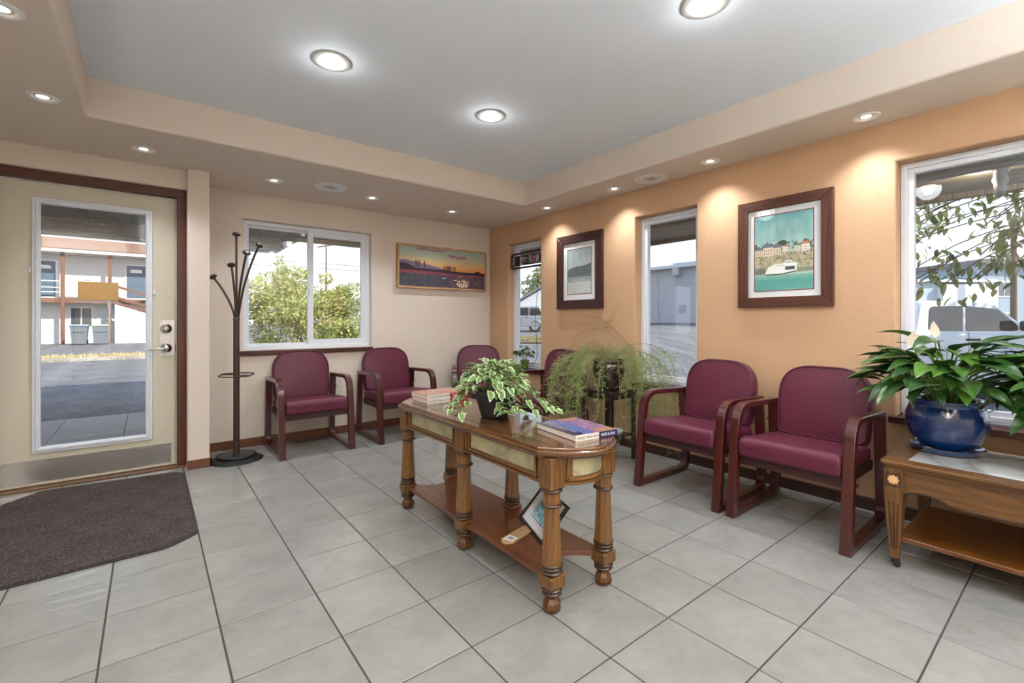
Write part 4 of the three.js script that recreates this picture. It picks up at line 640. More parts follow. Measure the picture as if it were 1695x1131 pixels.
// fern on a tall slatted stand
{
  const sx = 2.955, sz = -2.5, H = 0.57;
  const s = thing('plant_stand', 'square dark wooden plant stand under the trailing fern', 'plant stand', [sx, 0, sz]);
  const dk = M.standWood ??= mat({ color: '#2c1a15', map: texWood, roughness: 0.35, clearcoat: 0.4 });
  part(s, 'top', T3(extrudeY(rect(-0.165, 0.165, -0.165, 0.165, 0.02), [], 0.022, 0.005, 2), 0, H - 0.022, 0), dk);
  for (const x of [-1, 1]) for (const z of [-1, 1]) part(s, 'leg', box(0.03, H - 0.022, 0.03, x * 0.14, (H - 0.022) / 2, z * 0.14, 0.004), dk, 'y');
  part(s, 'lower_shelf', box(0.27, 0.016, 0.27, 0, 0.2, 0, 0.003), dk);
  for (const z of [-0.14, 0.14]) part(s, 'rail', box(0.25, 0.035, 0.018, 0, H - 0.05, z, 0.003), dk); for (const x of [-0.14, 0.14]) part(s, 'rail', box(0.018, 0.035, 0.25, x, H - 0.05, 0, 0.003), dk, 'z');
  const wp = thing('plastic_tray', 'white plastic drip tray on the lower shelf of plant stand', 'tray', [sx - 0.02, 0.2085, sz + 0.03]); part(wp, 'dish', lathe([[0, 0.003], [0.085, 0.003], [0.1, 0.03], [0.104, 0.03], [0.09, 0.0005], [0, 0.0005]], 32), M.vinylWhite, null);
  const p = thing('asparagus_fern', 'feathery asparagus fern trailing from a dark brown glazed pot', 'potted plant', [sx, H + 0.0005, sz]), r = rng(61);
  potLathe(p, 'pot', [[0, 0.001], [0.08, 0.001], [0.09, 0.01], [0.118, 0.09], [0.134, 0.16], [0.13, 0.2], [0.12, 0.215], [0.132, 0.228], [0.134, 0.24], [0.12, 0.242], [0.115, 0.22]], M.brownGlaze, 0.118, 0.222, 'dark brown glazed pot');
  const pos = [], col = []; const stems = [];
  const addTri = (a, b, w, c) => { const d = b.clone().sub(a), side = V(-d.z, d.x * 0.3, d.y + d.x).cross(d).normalize().multiplyScalar(w); pos.push(a.x - side.x, a.y - side.y, a.z - side.z, a.x + side.x, a.y + side.y, a.z + side.z, b.x, b.y, b.z); for (let k = 0; k < 3; k++) col.push(...c); };
  const hues = [[0.26, 0.35, 0.09], [0.35, 0.44, 0.13], [0.43, 0.49, 0.22], [0.19, 0.27, 0.07], [0.46, 0.46, 0.24]];
  for (let i = 0; i < 118; i++) {
    const az = i * 2.39996 + r() * 0.4; let reach = 0.17 + 0.33 * r(); if (i % 5 === 0) reach += 0.1; const front = -0.76 * Math.sin(az) + 0.65 * Math.cos(az) > 0.72; if (front && i % 4) continue; const dx = Math.sin(az), dz = Math.cos(az), lim = 0.36, rise = 0.28 + 0.1 * r(), fall = 0.1 - 0.58 * Math.pow(r(), 0.8) - 0.12 * (reach > 0.35 ? r() : 0);
    const X = (k) => Math.min(dx * reach * k, lim), Z = (k) => Math.max(-0.44, Math.min(0.46, dz * reach * 1.12 * k)), end = Math.max(fall, -H + 0.03);
    const c = new THREE.CatmullRomCurve3([V(dx * 0.03, 0.22, dz * 0.03), V(X(0.3), rise, Z(0.3)), V(X(0.62), rise - 0.02, Z(0.62)), V(X(0.88), rise - 0.13, Z(0.88)), V(X(0.98), (rise + end) / 2 - 0.02, Z(0.98)), V(X(1.02 + 0.1 * r()), end, Z(1.02))]);
    stems.push(new THREE.TubeGeometry(c, 16, 0.0013, 3)); const hue = hues[Math.floor(r() * 5)], n = 46, start = 0.42;
    for (let k = 0; k < n; k++) {
      const t = start + (1 - start) * (k + r()) / n, a = c.getPoint(Math.min(1, t)), d = c.getTangent(Math.min(1, t)), out = V(r() - 0.5, (r() - 0.6) * 0.8, r() - 0.5).normalize(), len = 0.02 + 0.045 * r(); const tipP = a.clone().addScaledVector(out, len).addScaledVector(d, len * 0.7); if (tipP.x > 0.37) tipP.x = 0.37; tipP.z = Math.max(-0.46, Math.min(0.5, tipP.z));
      addTri(a, tipP, 0.0007, hue);
      for (let q = 0; q < 7; q++) { const m = a.clone().lerp(tipP, 0.2 + 0.8 * r()), o2 = V(r() - 0.5, r() - 0.5, r() - 0.5).normalize().multiplyScalar(0.01 + 0.015 * r()); const e = m.clone().add(o2); if (e.x > 0.375) e.x = 0.375; const hh = hues[Math.floor(r() * 5)]; addTri(m, e, 0.0016, hh); }
    }
  }
  const g = new THREE.BufferGeometry(); g.setAttribute('position', new THREE.Float32BufferAttribute(pos, 3)); g.setAttribute('color', new THREE.Float32BufferAttribute(col, 3)); g.computeVertexNormals();
  const f = part(p, 'needles', g, mat({ vertexColors: true, roughness: 0.6, side: THREE.DoubleSide, transmission: 0.2, thickness: 0 }), null); f.userData.kind = 'stuff';
  const st = part(p, 'fronds', merge(stems), mat({ color: '#7f8450', roughness: 0.7 }), null); st.userData.kind = 'stuff';
  // long bare arching stems and the dry tendril along the wall
  const dry = mat({ color: '#8a7a5a', roughness: 0.8 });
  for (const q of [[[0, 0.22, 0], [0.06, 0.34, 0.12], [0.14, 0.37, 0.3], [0.2, 0.25, 0.5], [0.22, 0.02, 0.62]], [[0, 0.22, 0], [0.02, 0.3, 0.15], [0.05, 0.3, 0.35], [0.08, 0.15, 0.5], [0.1, -0.02, 0.56]], [[0, 0.22, 0], [-0.1, 0.33, -0.1], [-0.24, 0.33, -0.2], [-0.36, 0.2, -0.28], [-0.4, 0.05, -0.3]], [[0, 0.22, 0], [-0.12, 0.31, 0.02], [-0.22, 0.3, -0.06], [-0.32, 0.12, -0.16], [-0.34, -0.05, -0.18]]]) part(p, 'arching_stem', tube(q.map((v) => V(...v)), 0.0016, 30, 4), dry, null);
  const vn_ = thing('dry_vine', 'thin dry vine tendril clinging to the orange wall below hill print', 'vine', [XR - 0.005, 1.05, -2.9]), wall = (list) => tube(list.map(([z, y]) => V(0, y - 1.05, z + 2.9)), 0.0016, 24, 4);
  part(vn_, 'tendril', merge([wall([[-2.62, 0.93], [-2.7, 1.0], [-2.8, 1.07]]), wall([[-2.8, 1.07], [-2.92, 1.06], [-3.05, 1.04], [-3.2, 1.0], [-3.36, 0.94]]), wall([[-2.8, 1.07], [-2.86, 1.12], [-3.0, 1.16], [-3.16, 1.18]]), wall([[-2.86, 1.1], [-2.79, 1.16], [-2.76, 1.25], [-2.72, 1.28]]), wall([[-2.92, 1.06], [-2.83, 1.02], [-2.76, 0.96]])]), dry, null);
  const bits = []; for (let k = 0; k < 46; k++) { const z = -2.72 - 0.6 * r(), y = 1.02 + 0.16 * r() - 0.1 * ((-2.72 - z) / 0.6); bits.push(T3(leafGeo(0.02, 0.009, 0.3, 0.2, 1.2, 3).rotateY(r() > 0.5 ? -0.2 : Math.PI + 0.2), -0.003, y - 1.05, z + 2.9)); } part(vn_, 'dry_leaves', merge(bits), dry, null);
}
// small ivy on the sill of the narrow corner window
{
  const p = thing('sill_ivy', 'small green ivy pot on the sill of the corner window', 'potted plant', [XR + 0.01, 0.5825, -4.085]), r = rng(71);
  potLathe(p, 'pot', [[0, 0.001], [0.036, 0.001], [0.05, 0.085], [0.053, 0.09], [0.053, 0.1], [0.048, 0.1], [0.046, 0.085]], mat({ color: '#5f7f36', roughness: 0.5 }), 0.046, 0.088, 'green pot');
  const geos = [leafGeo(0.06, 0.05, 0.6, 0.2, 1.2, 4, 0.003), leafGeo(0.055, 0.055, 1.0, 0.25, 1.2, 4, 0.003)];
  for (let i = 0; i < 60; i++) { const az = i * 2.39996, t = Math.sqrt((i + 0.5) / 60), R = 0.11 * t, h = 0.11 + 0.16 * (1 - t * 0.6) * (0.5 + 0.6 * r()); const at = V(Math.max(-0.1, Math.min(0.05, Math.sin(az) * R)), h, Math.cos(az) * R * 1.1); placeLeaf(p, 'leaf', geos[i % 2], ivyMats[i % 2], at, at.x > 0.04 ? -1.57 : az, (r() - 0.4) * 0.8, (r() - 0.5), 0.7 + 0.4 * r()); if (i % 4 === 0) part(p, 'stem', tube([V(0, 0.08, 0), V(at.x * 0.5, h * 0.7, at.z * 0.5), at], 0.0015, 5, 3), M.stem, null); }
}

// ---------------------------------------------------------------- outdoors
const ss = (a, b, x) => { const t = Math.min(1, Math.max(0, (x - a) / (b - a))); return t * t * (3 - 2 * t); };
const ground = (x, z) => -0.13 + ss(5.5, 12, x) * (-0.3 + ss(-3, -11, z) * (0.62 + 0.03 * Math.min(12, Math.max(0, x * 0.624 - z * 0.781 - 22)) + 0.62 * ss(0.95, 1.5, x / Math.max(1, -z))));
{
  const g = new THREE.PlaneGeometry(130, 120, 130, 120); g.rotateX(-Math.PI / 2); g.translate(25, 0, -30); const p = g.attributes.position; for (let i = 0; i < p.count; i++) p.setY(i, ground(p.getX(i), p.getZ(i))); g.computeVertexNormals();
  const gr = structure('asphalt_ground', g, M.asphalt, 'x');
  const porch = structure('porch_floor'); part(porch, 'slab', span(-6, XR + 1.6, -0.4, -0.034, -7.5, 6), M.grout);
  const slabMat = [mat({ color: '#b4b4b2', map: texTile, roughness: 0.6 }), mat({ color: '#acacab', map: texTile, roughness: 0.6 })];
  const sg = boxUV(span(-0.272, 0.272, -0.04, -0.02, -0.272, 0.272)); let k = 0;
  for (let i = -5; i < 9; i++) for (let j = 0; j < 5; j++) { const o = part(porch, 'slab_tile', sg, slabMat[(k += 3) % 2], null); o.position.set(-0.75 + i * 0.55 + 0.27, 0, -7.5 + 0.275 + j * 0.55); }
  // covered eave all round the building and the roof above
  const roof = structure('roof');
  const plan = [[-7, -9.3], [1.77, -9.3], [1.77, -7.7], [6.4, -7.7], [6.4, 7], [-7, 7]].map((v) => new THREE.Vector2(...v));
  const inner = rect(XL, XR, ZB, ZF).reverse();
  part(roof, 'eave_soffit', T3(extrudeY(plan, [inner], 0.04), 0, 2.42, 0), M.eave, 'z'); part(roof, 'roof_deck', T3(extrudeY(plan, [], 0.14), 0, 2.62, 0), M.eave, 'z');
  part(roof, 'fascia', merge([span(-7, 1.77, 2.36, 2.66, -9.34, -9.28), span(1.74, 1.8, 2.36, 2.66, -9.34, -7.7), span(1.77, 6.4, 2.36, 2.66, -7.74, -7.68), span(6.37, 6.43, 2.36, 2.66, -7.74, 7)]), M.eave);
  for (let q = 0; q < 7; q++) part(roof, 'rafter', span(XR + 0.17, 6.35, 2.33, 2.43, -6.4 + q * 1.7, -6.3 + q * 1.7), M.eave);
  part(roof, 'beam', span(4.72, 4.86, 2.24, 2.42, -7.4, 6.8), M.eave, 'z'); part(roof, 'beam', span(-6.8, 1.6, 2.22, 2.42, -8.1, -7.95), M.eave);
}
for (const [x, z] of [[5.55, -0.62], [2.2, -6.6]]) {
  const e = thing('eave_light', x > 4 ? 'round lit light under the eave outside the big window' : 'round lit light under the eave outside the slider window', 'eave light', [x, 2.42, z]);
  part(e, 'lamp_bowl', lathe([[0, -0.025], [0.06, -0.022], [0.085, -0.012], [0.095, 0]], 32), mat({ color: '#e8cf9c', emissive: '#ffcf88', emissiveIntensity: 0.7, roughness: 0.6 }), null); part(e, 'rim', lathe([[0.095, 0], [0.11, -0.01], [0.12, 0]], 32), M.white, null);
  const l = new THREE.PointLight(new THREE.Color(1, 0.85, 0.6), 0.3); l.position.set(0, -0.1, 0); l.castShadow = true; l.name = 'lamp_light'; e.add(l);
}
{
  const d = thing('downpipe', 'pale jointed pipe running under the eave outside the big window', 'pipe'); const pipe = mat({ color: '#c9c6bb', roughness: 0.6 });
  part(d, 'pipe', tube([V(3.9, 2.36, -0.36), V(4.7, 2.33, -0.42), V(6.1, 2.3, -0.55)], 0.04, 20, 12), pipe, null); for (const [x, z] of [[4.5, -0.405], [5.2, -0.465], [5.7, -0.51]]) part(d, 'joint', T3(cyl(0.05, 0.05, 0.06, 0, 0, 0, 16).rotateZ(Math.PI / 2), x, 2.335, z), pipe, null);
}
// grass verge with kerb across the street from the door
{
  const v = thing('grass_verge', 'dry grass strip with pale kerb across the street from the door', 'grass verge'); v.userData.kind = 'stuff';
  part(v, 'soil_strip', span(-14, 14, -0.16, -0.08, -22.6, -20.6), M.dryGrass); part(v, 'kerb', span(-14, 14, -0.16, -0.05, -20.6, -20.0), mat({ color: '#d6cfc0', map: texAsphalt, roughness: 0.9 }));
  const r = rng(81), pos = []; for (let i = 0; i < 5000; i++) { const x = -10 + 20 * r(), z = -20.6 - 1.9 * r(), h = 0.04 + 0.1 * r(), a = r() * 6.28, w = 0.014; pos.push(x - w * Math.cos(a), -0.08, z - w * Math.sin(a), x + w * Math.cos(a), -0.08, z + w * Math.sin(a), x + (r() - 0.5) * 0.12, -0.08 + h, z + (r() - 0.5) * 0.12); }
  const g = new THREE.BufferGeometry(); g.setAttribute('position', new THREE.Float32BufferAttribute(pos, 3)); g.computeVertexNormals(); const b = part(v, 'grass_blades', g, mat({ color: '#c2b186', roughness: 1, side: THREE.DoubleSide }), null); b.userData.kind = 'stuff';
  const sp = thing('street_post', 'thin grey metal post standing on the grass verge', 'post', [-1.08, -0.08, -21.4]); part(sp, 'post', cyl(0.022, 0.022, 2.2, 0, 1.1, 0, 10), M.steel, null); part(sp, 'plate', box(0.03, 0.45, 0.3, -0.03, 1.9, 0, 0.004), M.steel);
}
// two storey apartment building opposite the door
{
  const b = thing('apartment_building', 'two storey white apartment block with wooden balcony and stairs', 'building', [0, -0.13, -36.4]);
  const wallM = mat({ color: '#e4e2dc', map: texSiding, roughness: 0.85 }), deckM = mat({ color: '#956b58', map: texWood, roughness: 0.8 }), roofM = mat({ color: '#8c8577', roughness: 0.9 }), blue = mat({ color: '#4b6578', roughness: 0.5 }), wht = mat({ color: '#eeeeea', roughness: 0.6 }), dark = mat({ color: '#4a4f50', roughness: 0.3 });
  part(b, 'wall', span(-11, 3.4, 0, 5.3, -8, 0), wallM); for (let k = 0; k < 48; k++) part(b, 'batten', span(-11 + k * 0.3, -10.96 + k * 0.3, 2.5, 5.2, 0, 0.02), wallM, 'y');
  part(b, 'roof', merge([span(-11.5, 3.6, 5.2, 5.42, -8.5, 1.3), span(-11.5, 3.6, 5.4, 5.9, -8.5, 0.7)]), mat({ color: '#7d5e4f', roughness: 0.9 })); part(b, 'gutter', span(-11.5, 3.6, 5.06, 5.2, 1.2, 1.32), mat({ color: '#e6d3c2', roughness: 0.6 }));
  part(b, 'balcony_deck', span(-11, -0.9, 2.28, 2.55, 0, 1.0), deckM); part(b, 'balcony_deck', span(-0.9, 3.4, 2.42, 2.55, 0, 0.9), deckM);
  for (const x of [-8.6, -6.2, -3.72, -1.78, 1.4, 3]) part(b, 'balcony_post', span(x - 0.08, x + 0.08, 0, 5.1, 0.9, 1.06), deckM, 'y');
  for (const y of [2.85, 3.1, 3.45]) part(b, 'rail', span(-11, -1.8, y, y + 0.05, 0.94, 1.0), mat({ color: '#d9d2c6', roughness: 0.6 }));
  for (const x of [-9.6, -4.55, -0.62]) { const d = part(b, 'flat_door', span(x - 0.45, x + 0.45, 2.56, 4.62, 0, 0.06), blue, 'y'); part(d, 'door_frame', T3(ring(x - 0.55, x + 0.55, 2.56, 4.72, 0.1, 0.05, 0), 0, 0, 0.07), wht, 'y'); part(d, 'fan_light', T3(extrude(roundPoly([[-0.28, 0, 0], [0.28, 0, 0], [0.28, 0.2, 0.12], [-0.28, 0.2, 0.12]]), [], 0.02), x, 4.2, 0.06), wht); for (const [px, py] of [[-0.22, 2.7], [0.22, 2.7], [-0.22, 3.35], [0.22, 3.35]]) part(d, 'door_panel', span(x + px - 0.15, x + px + 0.15, py, py + 0.5, 0.06, 0.075), blue); }
  for (const x of [-7.6, -3.05, -5.2]) { const w = part(b, 'window', span(x - 0.5, x + 0.5, 0.9, 2.1, 0, 0.05), wht, 'y'); for (const s of [-1, 1]) part(w, 'window_pane', span(x + s * 0.23 - 0.2, x + s * 0.23 + 0.2, 0.98, 2.02, 0.05, 0.06), dark, 'y'); }
  part(b, 'ground_door', span(-2.4, -1.5, 0, 2.05, 0, 0.05), mat({ color: '#c9d4d8', roughness: 0.6 }), 'y');
  const hw = part(b, 'stair_wall', extrude([[-1.55, 0], [3.4, 0], [3.4, 0.45], [-1.55, 2.25]].map((v) => new THREE.Vector2(...v)), [], 0.12).translate(0, 0, 1.12), wht);
  for (const o of [2.3, 2.62, 3.25]) part(hw, 'stair_rail', extrude([[-1.6, o], [3.4, o - 1.8], [3.4, o - 1.66], [-1.6, o + 0.14]].map((v) => new THREE.Vector2(...v)), [], 0.06).translate(0, 0, 1.2), deckM);
  part(hw, 'newel', span(0.02, 0.14, 1.3, 2.9, 1.14, 1.28), deckM, 'y');
  for (const [x, l] of [[-2.95, 'grey wheeled bin with pale blue lid outside the apartments'], [-2.08, 'grey wheeled bin with yellowish lid outside the apartments']]) {
    const t = thing('wheeled_bin', l, 'bin', [x, -0.13, -34.3], 0, 'wheeled bins by the apartments'), grey = M.binGrey ??= mat({ color: '#6a7277', roughness: 0.6 });
    const body = new THREE.CylinderGeometry(0.5, 0.4, 0.95, 4, 1).toNonIndexed(); body.computeVertexNormals(); body.rotateY(Math.PI / 4); part(t, 'body', T3(body, 0, 0.53, 0), grey, 'y'); part(t, 'lid', box(0.78, 0.09, 0.78, 0, 1.05, 0.02, 0.04), mat({ color: x < -2.5 ? '#93a9c6' : '#c9c9a0', roughness: 0.5 })); part(t, 'handle_bar', box(0.5, 0.05, 0.05, 0, 0.72, 0.36, 0.02), grey); for (const s of [-1, 1]) part(t, 'wheel', T3(cyl(0.13, 0.13, 0.06, 0, 0, 0, 18).rotateZ(Math.PI / 2), s * 0.3, 0.13, -0.25), M.black, null);
  }
}
// broad leafy bush outside the slider window
function leafCloud(seed, n, blobs, size, hues) {
  const r = rng(seed), pos = [], col = [], total = blobs.reduce((a, b) => a + b[3] * b[3], 0);
  for (const [bx, by, bz, R] of blobs) for (let i = 0; i < n * R * R / total; i++) {
    const d = V(r() - 0.5, r() - 0.5, r() - 0.5).normalize(), q = R * (0.72 + 0.3 * r()), c = V(bx + d.x * q, by + d.y * q * 0.85, bz + d.z * q), a = V(r() - 0.5, r() - 0.5, r() - 0.5).normalize(), b = d.clone().cross(a).normalize(), t = a.clone().cross(b).normalize(), s = size * (0.6 + 0.8 * r()), hue = hues[Math.floor(r() * hues.length)];
    const P = [c.clone().addScaledVector(t, s), c.clone().addScaledVector(b, s * 0.42), c.clone().addScaledVector(t, -s), c.clone().addScaledVector(b, -s * 0.42)];
    for (const k of [0, 1, 2, 0, 2, 3]) { pos.push(P[k].x, P[k].y, P[k].z); col.push(...hue); }
  }
  const g = new THREE.BufferGeometry(); g.setAttribute('position', new THREE.Float32BufferAttribute(pos, 3)); g.setAttribute('color', new THREE.Float32BufferAttribute(col, 3)); g.computeVertexNormals(); return g;
}
const foliage = mat({ vertexColors: true, roughness: 0.7, side: THREE.DoubleSide, transmission: 0.3, thickness: 0 });
{
  const b = thing('leafy_bush', 'broad yellow green bush filling the slider window view', 'bush', [3.75, -0.13, -16.2]), r = rng(91), blobs = [];
  blobs.push([0, 1.3, 0, 1.5]); for (let i = 0; i < 46; i++) { const a = r() * 6.28, q = Math.sqrt(r()) * 2.75, y = 0.5 + (2.65 - 0.55 * (q / 2.75) ** 2 * 2) * Math.pow(r(), 0.6); blobs.push([q * Math.cos(a), Math.max(0.35, Math.min(y, 2.75 - 0.42 * q)), q * Math.sin(a) * 0.8, 0.35 + 0.35 * r()]); }
  blobs.push([-0.5, 3.0, 0, 0.22], [0.9, 2.7, 0, 0.25], [-0.5, 3.25, 0, 0.12], [-1.5, 2.45, 0, 0.2], [1.6, 2.3, 0, 0.22]);
  const f = part(b, 'foliage', leafCloud(92, 34000, blobs, 0.06, [[0.46, 0.47, 0.12], [0.36, 0.42, 0.11], [0.28, 0.36, 0.1], [0.54, 0.5, 0.16], [0.24, 0.31, 0.09], [0.5, 0.42, 0.16]]), foliage, null); f.userData.kind = 'stuff';
  part(b, 'trunk', tube([V(0, 0, 0), V(0.05, 0.8, 0), V(-0.1, 1.8, 0.05)], 0.09, 12, 8), M.trunk ??= mat({ color: '#6a5a48', roughness: 0.95 }), null);
  const fl = thing('garden_fence', 'low weathered plank fence in front of the yellow green bush', 'fence', [2.4, -0.13, -13.6], -0.1); for (let k = 0; k < 12; k++) part(fl, 'plank', span(-1.6 + k * 0.5, -1.12 + k * 0.5, 0.1, 0.62, 0, 0.03), mat({ color: k % 2 ? '#b79a72' : '#ad9069', map: texWood, roughness: 0.9 })); for (const x of [-1.5, 0.9, 3.3]) part(fl, 'fence_post', span(x, x + 0.09, 0, 0.66, -0.1, 0), M.trunk, 'y');
  const up = thing('utility_pole', 'wooden utility pole with wires behind the bush', 'utility pole', [9.2, -0.13, -32]); part(up, 'pole', cyl(0.05, 0.08, 6.4, 0, 3.2, 0, 12), M.trunk, null); part(up, 'cross_arm', T3(box(1.1, 0.09, 0.09).rotateZ(0.25), 0, 6.3, 0), M.trunk); for (const dy of [0, -0.32]) part(up, 'wire', tube([V(-26, 5.1 + dy, 0), V(-12, 4.9 + dy, 0), V(0, 5.1 + dy, 0), V(14, 4.9 + dy, 0), V(30, 5.1 + dy, 0)], 0.016, 60, 4), M.black, null);
}
// flat fronted grey building beyond the car park
{
  const b = thing('grey_building', 'plain pale grey building with flat roof beyond the car park', 'building', [24, 0.5, -15.5]); const gm = mat({ color: '#a9abac', map: texSiding, roughness: 0.85 });
  part(b, 'wall', span(0, 9, -1, 3.72, -7.5, 7), gm, 'z'); for (let k = 0; k < 9; k++) part(b, 'panel_joint', span(-0.008, 0.001, 0.4, 3.7, -6 + k * 1.25, -5.985 + k * 1.25), mat({ color: '#8f9192', roughness: 0.9 }), 'y');
  part(b, 'roof_edge', span(-0.4, 9.2, 3.72, 3.9, -7.8, 7.3), mat({ color: '#c2c6c8', roughness: 0.6 }), 'z'); part(b, 'upper_roof', span(0.8, 8, 3.9, 4.15, -0.5, 6), mat({ color: '#9aa2a6', roughness: 0.6 }), 'z');
  part(b, 'roof_bracket', span(-0.38, 0.05, 3.3, 3.72, 0.2, 0.6), gm); part(b, 'outlet_box', box(0.05, 0.32, 0.3, -0.025, 1.2, 1.9, 0.01), M.white); part(b, 'plinth', span(-0.15, 0, -1, 0.55, -7.5, 7), mat({ color: '#6d6a66', roughness: 0.95 }), 'z'); part(b, 'spire', lathe([[0.12, 0], [0.1, 0.4], [0, 1.0]], 8).translate(1.4, 4.1, 2.6), dkGrey(), null);
}
function dkGrey() { return M.dkGrey ??= mat({ color: '#6b7074', roughness: 0.6 }); }
// vehicles: side outline (along x forward, y up), extruded across, glazing and wheels
function vehicle(name, label, cat, pos, turn, o) {
  const v = thing(name, label, cat, pos, turn), paint = mat({ color: o.color, roughness: 0.25, metalness: o.metal ?? 0, clearcoat: 1, clearcoatRoughness: 0.04 }), dark = M.carGlass ??= mat({ color: '#23282b', roughness: 0.05, clearcoat: 1 });
  const w = o.width, body = extrude(roundPoly(o.body, 6), [], w, 0.06, 4); body.translate(0, 0, -w / 2); part(v, 'body', body, paint);
  const cw = w - 0.18, cab = extrude(roundPoly(o.cab, 6), [], cw, 0.06, 4); cab.translate(0, 0, -cw / 2); part(v, 'cabin', cab, paint);
  for (const s of [-1, 1]) {
    for (const q of o.panes) { const g = extrude(roundPoly(q, 5), [], 0.012, 0.003, 1); g.translate(0, 0, s > 0 ? cw / 2 - 0.004 : -cw / 2 - 0.008); part(v, 'side_window', g, dark); }
    for (const x of o.wheels) { const wl = part(v, 'wheel', T3(new THREE.TorusGeometry(o.wr * 0.78, o.wr * 0.24, 12, 28), x, o.wr, s * (w / 2 - 0.1)), M.rubber, null); part(wl, 'hub', T3(cyl(o.wr * 0.6, o.wr * 0.6, 0.16, 0, 0, 0, 20).rotateX(Math.PI / 2), x, o.wr, s * (w / 2 - 0.1)), M.steel, null); part(v, 'wheel_arch', T3(new THREE.TorusGeometry(o.wr * 1.15, 0.05, 8, 24, Math.PI), x, o.wr, s * (w / 2 + 0.005)), o.archMat ?? paint, null); }
    for (const [x, y] of o.handles) part(v, 'door_handle', box(0.26, 0.04, 0.03, x, y, s * (w / 2 + 0.012), 0.012), M.blackPlastic);
    for (const [x, y0, y1] of o.seams) part(v, 'door_seam', box(0.008, y1 - y0, 0.004, x, (y0 + y1) / 2, s * (w / 2 + 0.0005)), M.dkGrey ?? dkGrey(), 'y');
    if (o.mirror) part(v, 'mirror', box(0.14, 0.2, 0.26, o.mirror[0], o.mirror[1], s * (w / 2 + 0.1), 0.05), M.blackPlastic);
  }
  return v;
}
{ // local x points to the nose; turned so that the side lies along (0.781, 0.624) in (x, z)
  const px = (r, d) => [Math.sin(YAW) * d + Math.cos(YAW) * r, -Math.cos(YAW) * d + Math.sin(YAW) * r], turn = -YAW;
  const [tx, tz] = px(9.05, 9.7), ty = -0.42;
  const t = vehicle('pickup_truck', 'white crew cab pickup truck with a round dark blue door emblem', 'truck', [tx, ty, tz], turn, { color: '#e6e9ee', width: 1.95,
    body: [[-3.4, 0.42, 0.05], [2.45, 0.42, 0.1], [2.5, 1.12, 0.2], [0.95, 1.30, 0.1], [-1.55, 1.34, 0.03], [-3.4, 1.34, 0.05]], cab: [[-1.5, 1.2, 0.02], [0.98, 1.2, 0.05], [0.02, 1.92, 0.28], [-1.38, 1.95, 0.16]],
    panes: [[[-1.22, 1.36, 0.08], [-0.56, 1.36, 0.01], [-0.56, 1.84, 0.01], [-1.2, 1.83, 0.1]], [[-0.5, 1.36, 0.01], [0.62, 1.36, 0.08], [0.1, 1.78, 0.15], [-0.5, 1.84, 0.01]]], wheels: [1.62, -2.3], wr: 0.4, handles: [[-0.45, 1.2]], seams: [[-0.53, 0.55, 1.34], [0.78, 0.55, 1.3]], mirror: [0.5, 1.46] });
  const em = mat({ roughness: 0.4, map: canvasTex(256, 256, (g, w) => { g.fillStyle = '#e6e9ee'; g.fillRect(0, 0, w, w); g.strokeStyle = '#26365a'; g.lineWidth = 5; g.beginPath(); g.arc(128, 128, 122, 0, 7); g.stroke(); g.lineWidth = 34; for (const [a, b] of [[Math.PI * 1.06, Math.PI * 1.94], [Math.PI * 0.08, Math.PI * 0.92]]) { const n = 7; for (let k = 0; k < n; k++) { g.beginPath(); g.arc(128, 128, 94, a + (b - a) * k / n + 0.05, a + (b - a) * (k + 0.78) / n); g.stroke(); } } g.lineWidth = 9; g.beginPath(); g.moveTo(84, 112); g.lineTo(110, 100); g.lineTo(132, 136); g.lineTo(150, 158); g.lineTo(176, 162); g.moveTo(150, 96); g.lineTo(160, 112); g.stroke(); }) });
  const disc = new THREE.CircleGeometry(0.15, 36); for (const s of [1]) part(t, 'door_emblem', T3(disc, 0.28, 1.0, 0.978), em, null, 'round dark blue emblem');
  const [sx, sz] = px(-0.35, 31); vehicle('parked_suv', 'silver estate car parked beyond the grass seen past the neon sign', 'car', [sx, ground(sx, sz) - 0.02, sz], Math.PI - YAW, { color: '#8b9398', metal: 0.3, width: 1.85,
    body: [[-2.3, 0.35, 0.1], [2.3, 0.35, 0.15], [2.35, 0.8, 0.2], [1.3, 1.02, 0.1], [-2.25, 1.08, 0.15]], cab: [[-2.1, 0.95, 0.05], [1.2, 0.95, 0.05], [0.45, 1.66, 0.2], [-1.75, 1.7, 0.2]], panes: [[[-1.95, 1.08, 0.1], [-1.1, 1.08, 0.02], [-1.1, 1.58, 0.02], [-1.68, 1.56, 0.1]], [[-1.02, 1.08, 0.02], [0.82, 1.08, 0.05], [0.32, 1.56, 0.1], [-1.02, 1.6, 0.02]]], wheels: [1.45, -1.45], wr: 0.36, handles: [[-0.9, 0.98]], seams: [[-1.06, 0.5, 1.05], [0.0, 0.5, 1.05]] });
  // grass island in front of the car, small white house and trees behind it
  const gi = thing('grass_island', 'strip of dry lawn and leaves in front of the parked silver car', 'lawn'); const pts = []; const nn = 10; const pos = [], idx = []; for (let i = 0; i <= nn; i++) for (let j = 0; j <= 4; j++) { const [x, z] = px(-5 + 9.5 * i / nn, 19.5 + 6 * j / 4); pos.push(x, ground(x, z) + 0.05, z); } for (let i = 0; i < nn; i++) for (let j = 0; j < 4; j++) { const a = i * 5 + j, b = a + 5; idx.push(a, b, a + 1, a + 1, b, b + 1); } const g = new THREE.BufferGeometry(); g.setAttribute('position', new THREE.Float32BufferAttribute(pos, 3)); g.setIndex(idx); g.computeVertexNormals(); part(gi, 'turf', g, mat({ color: '#98916a', map: texGrass, roughness: 1, side: THREE.DoubleSide }));
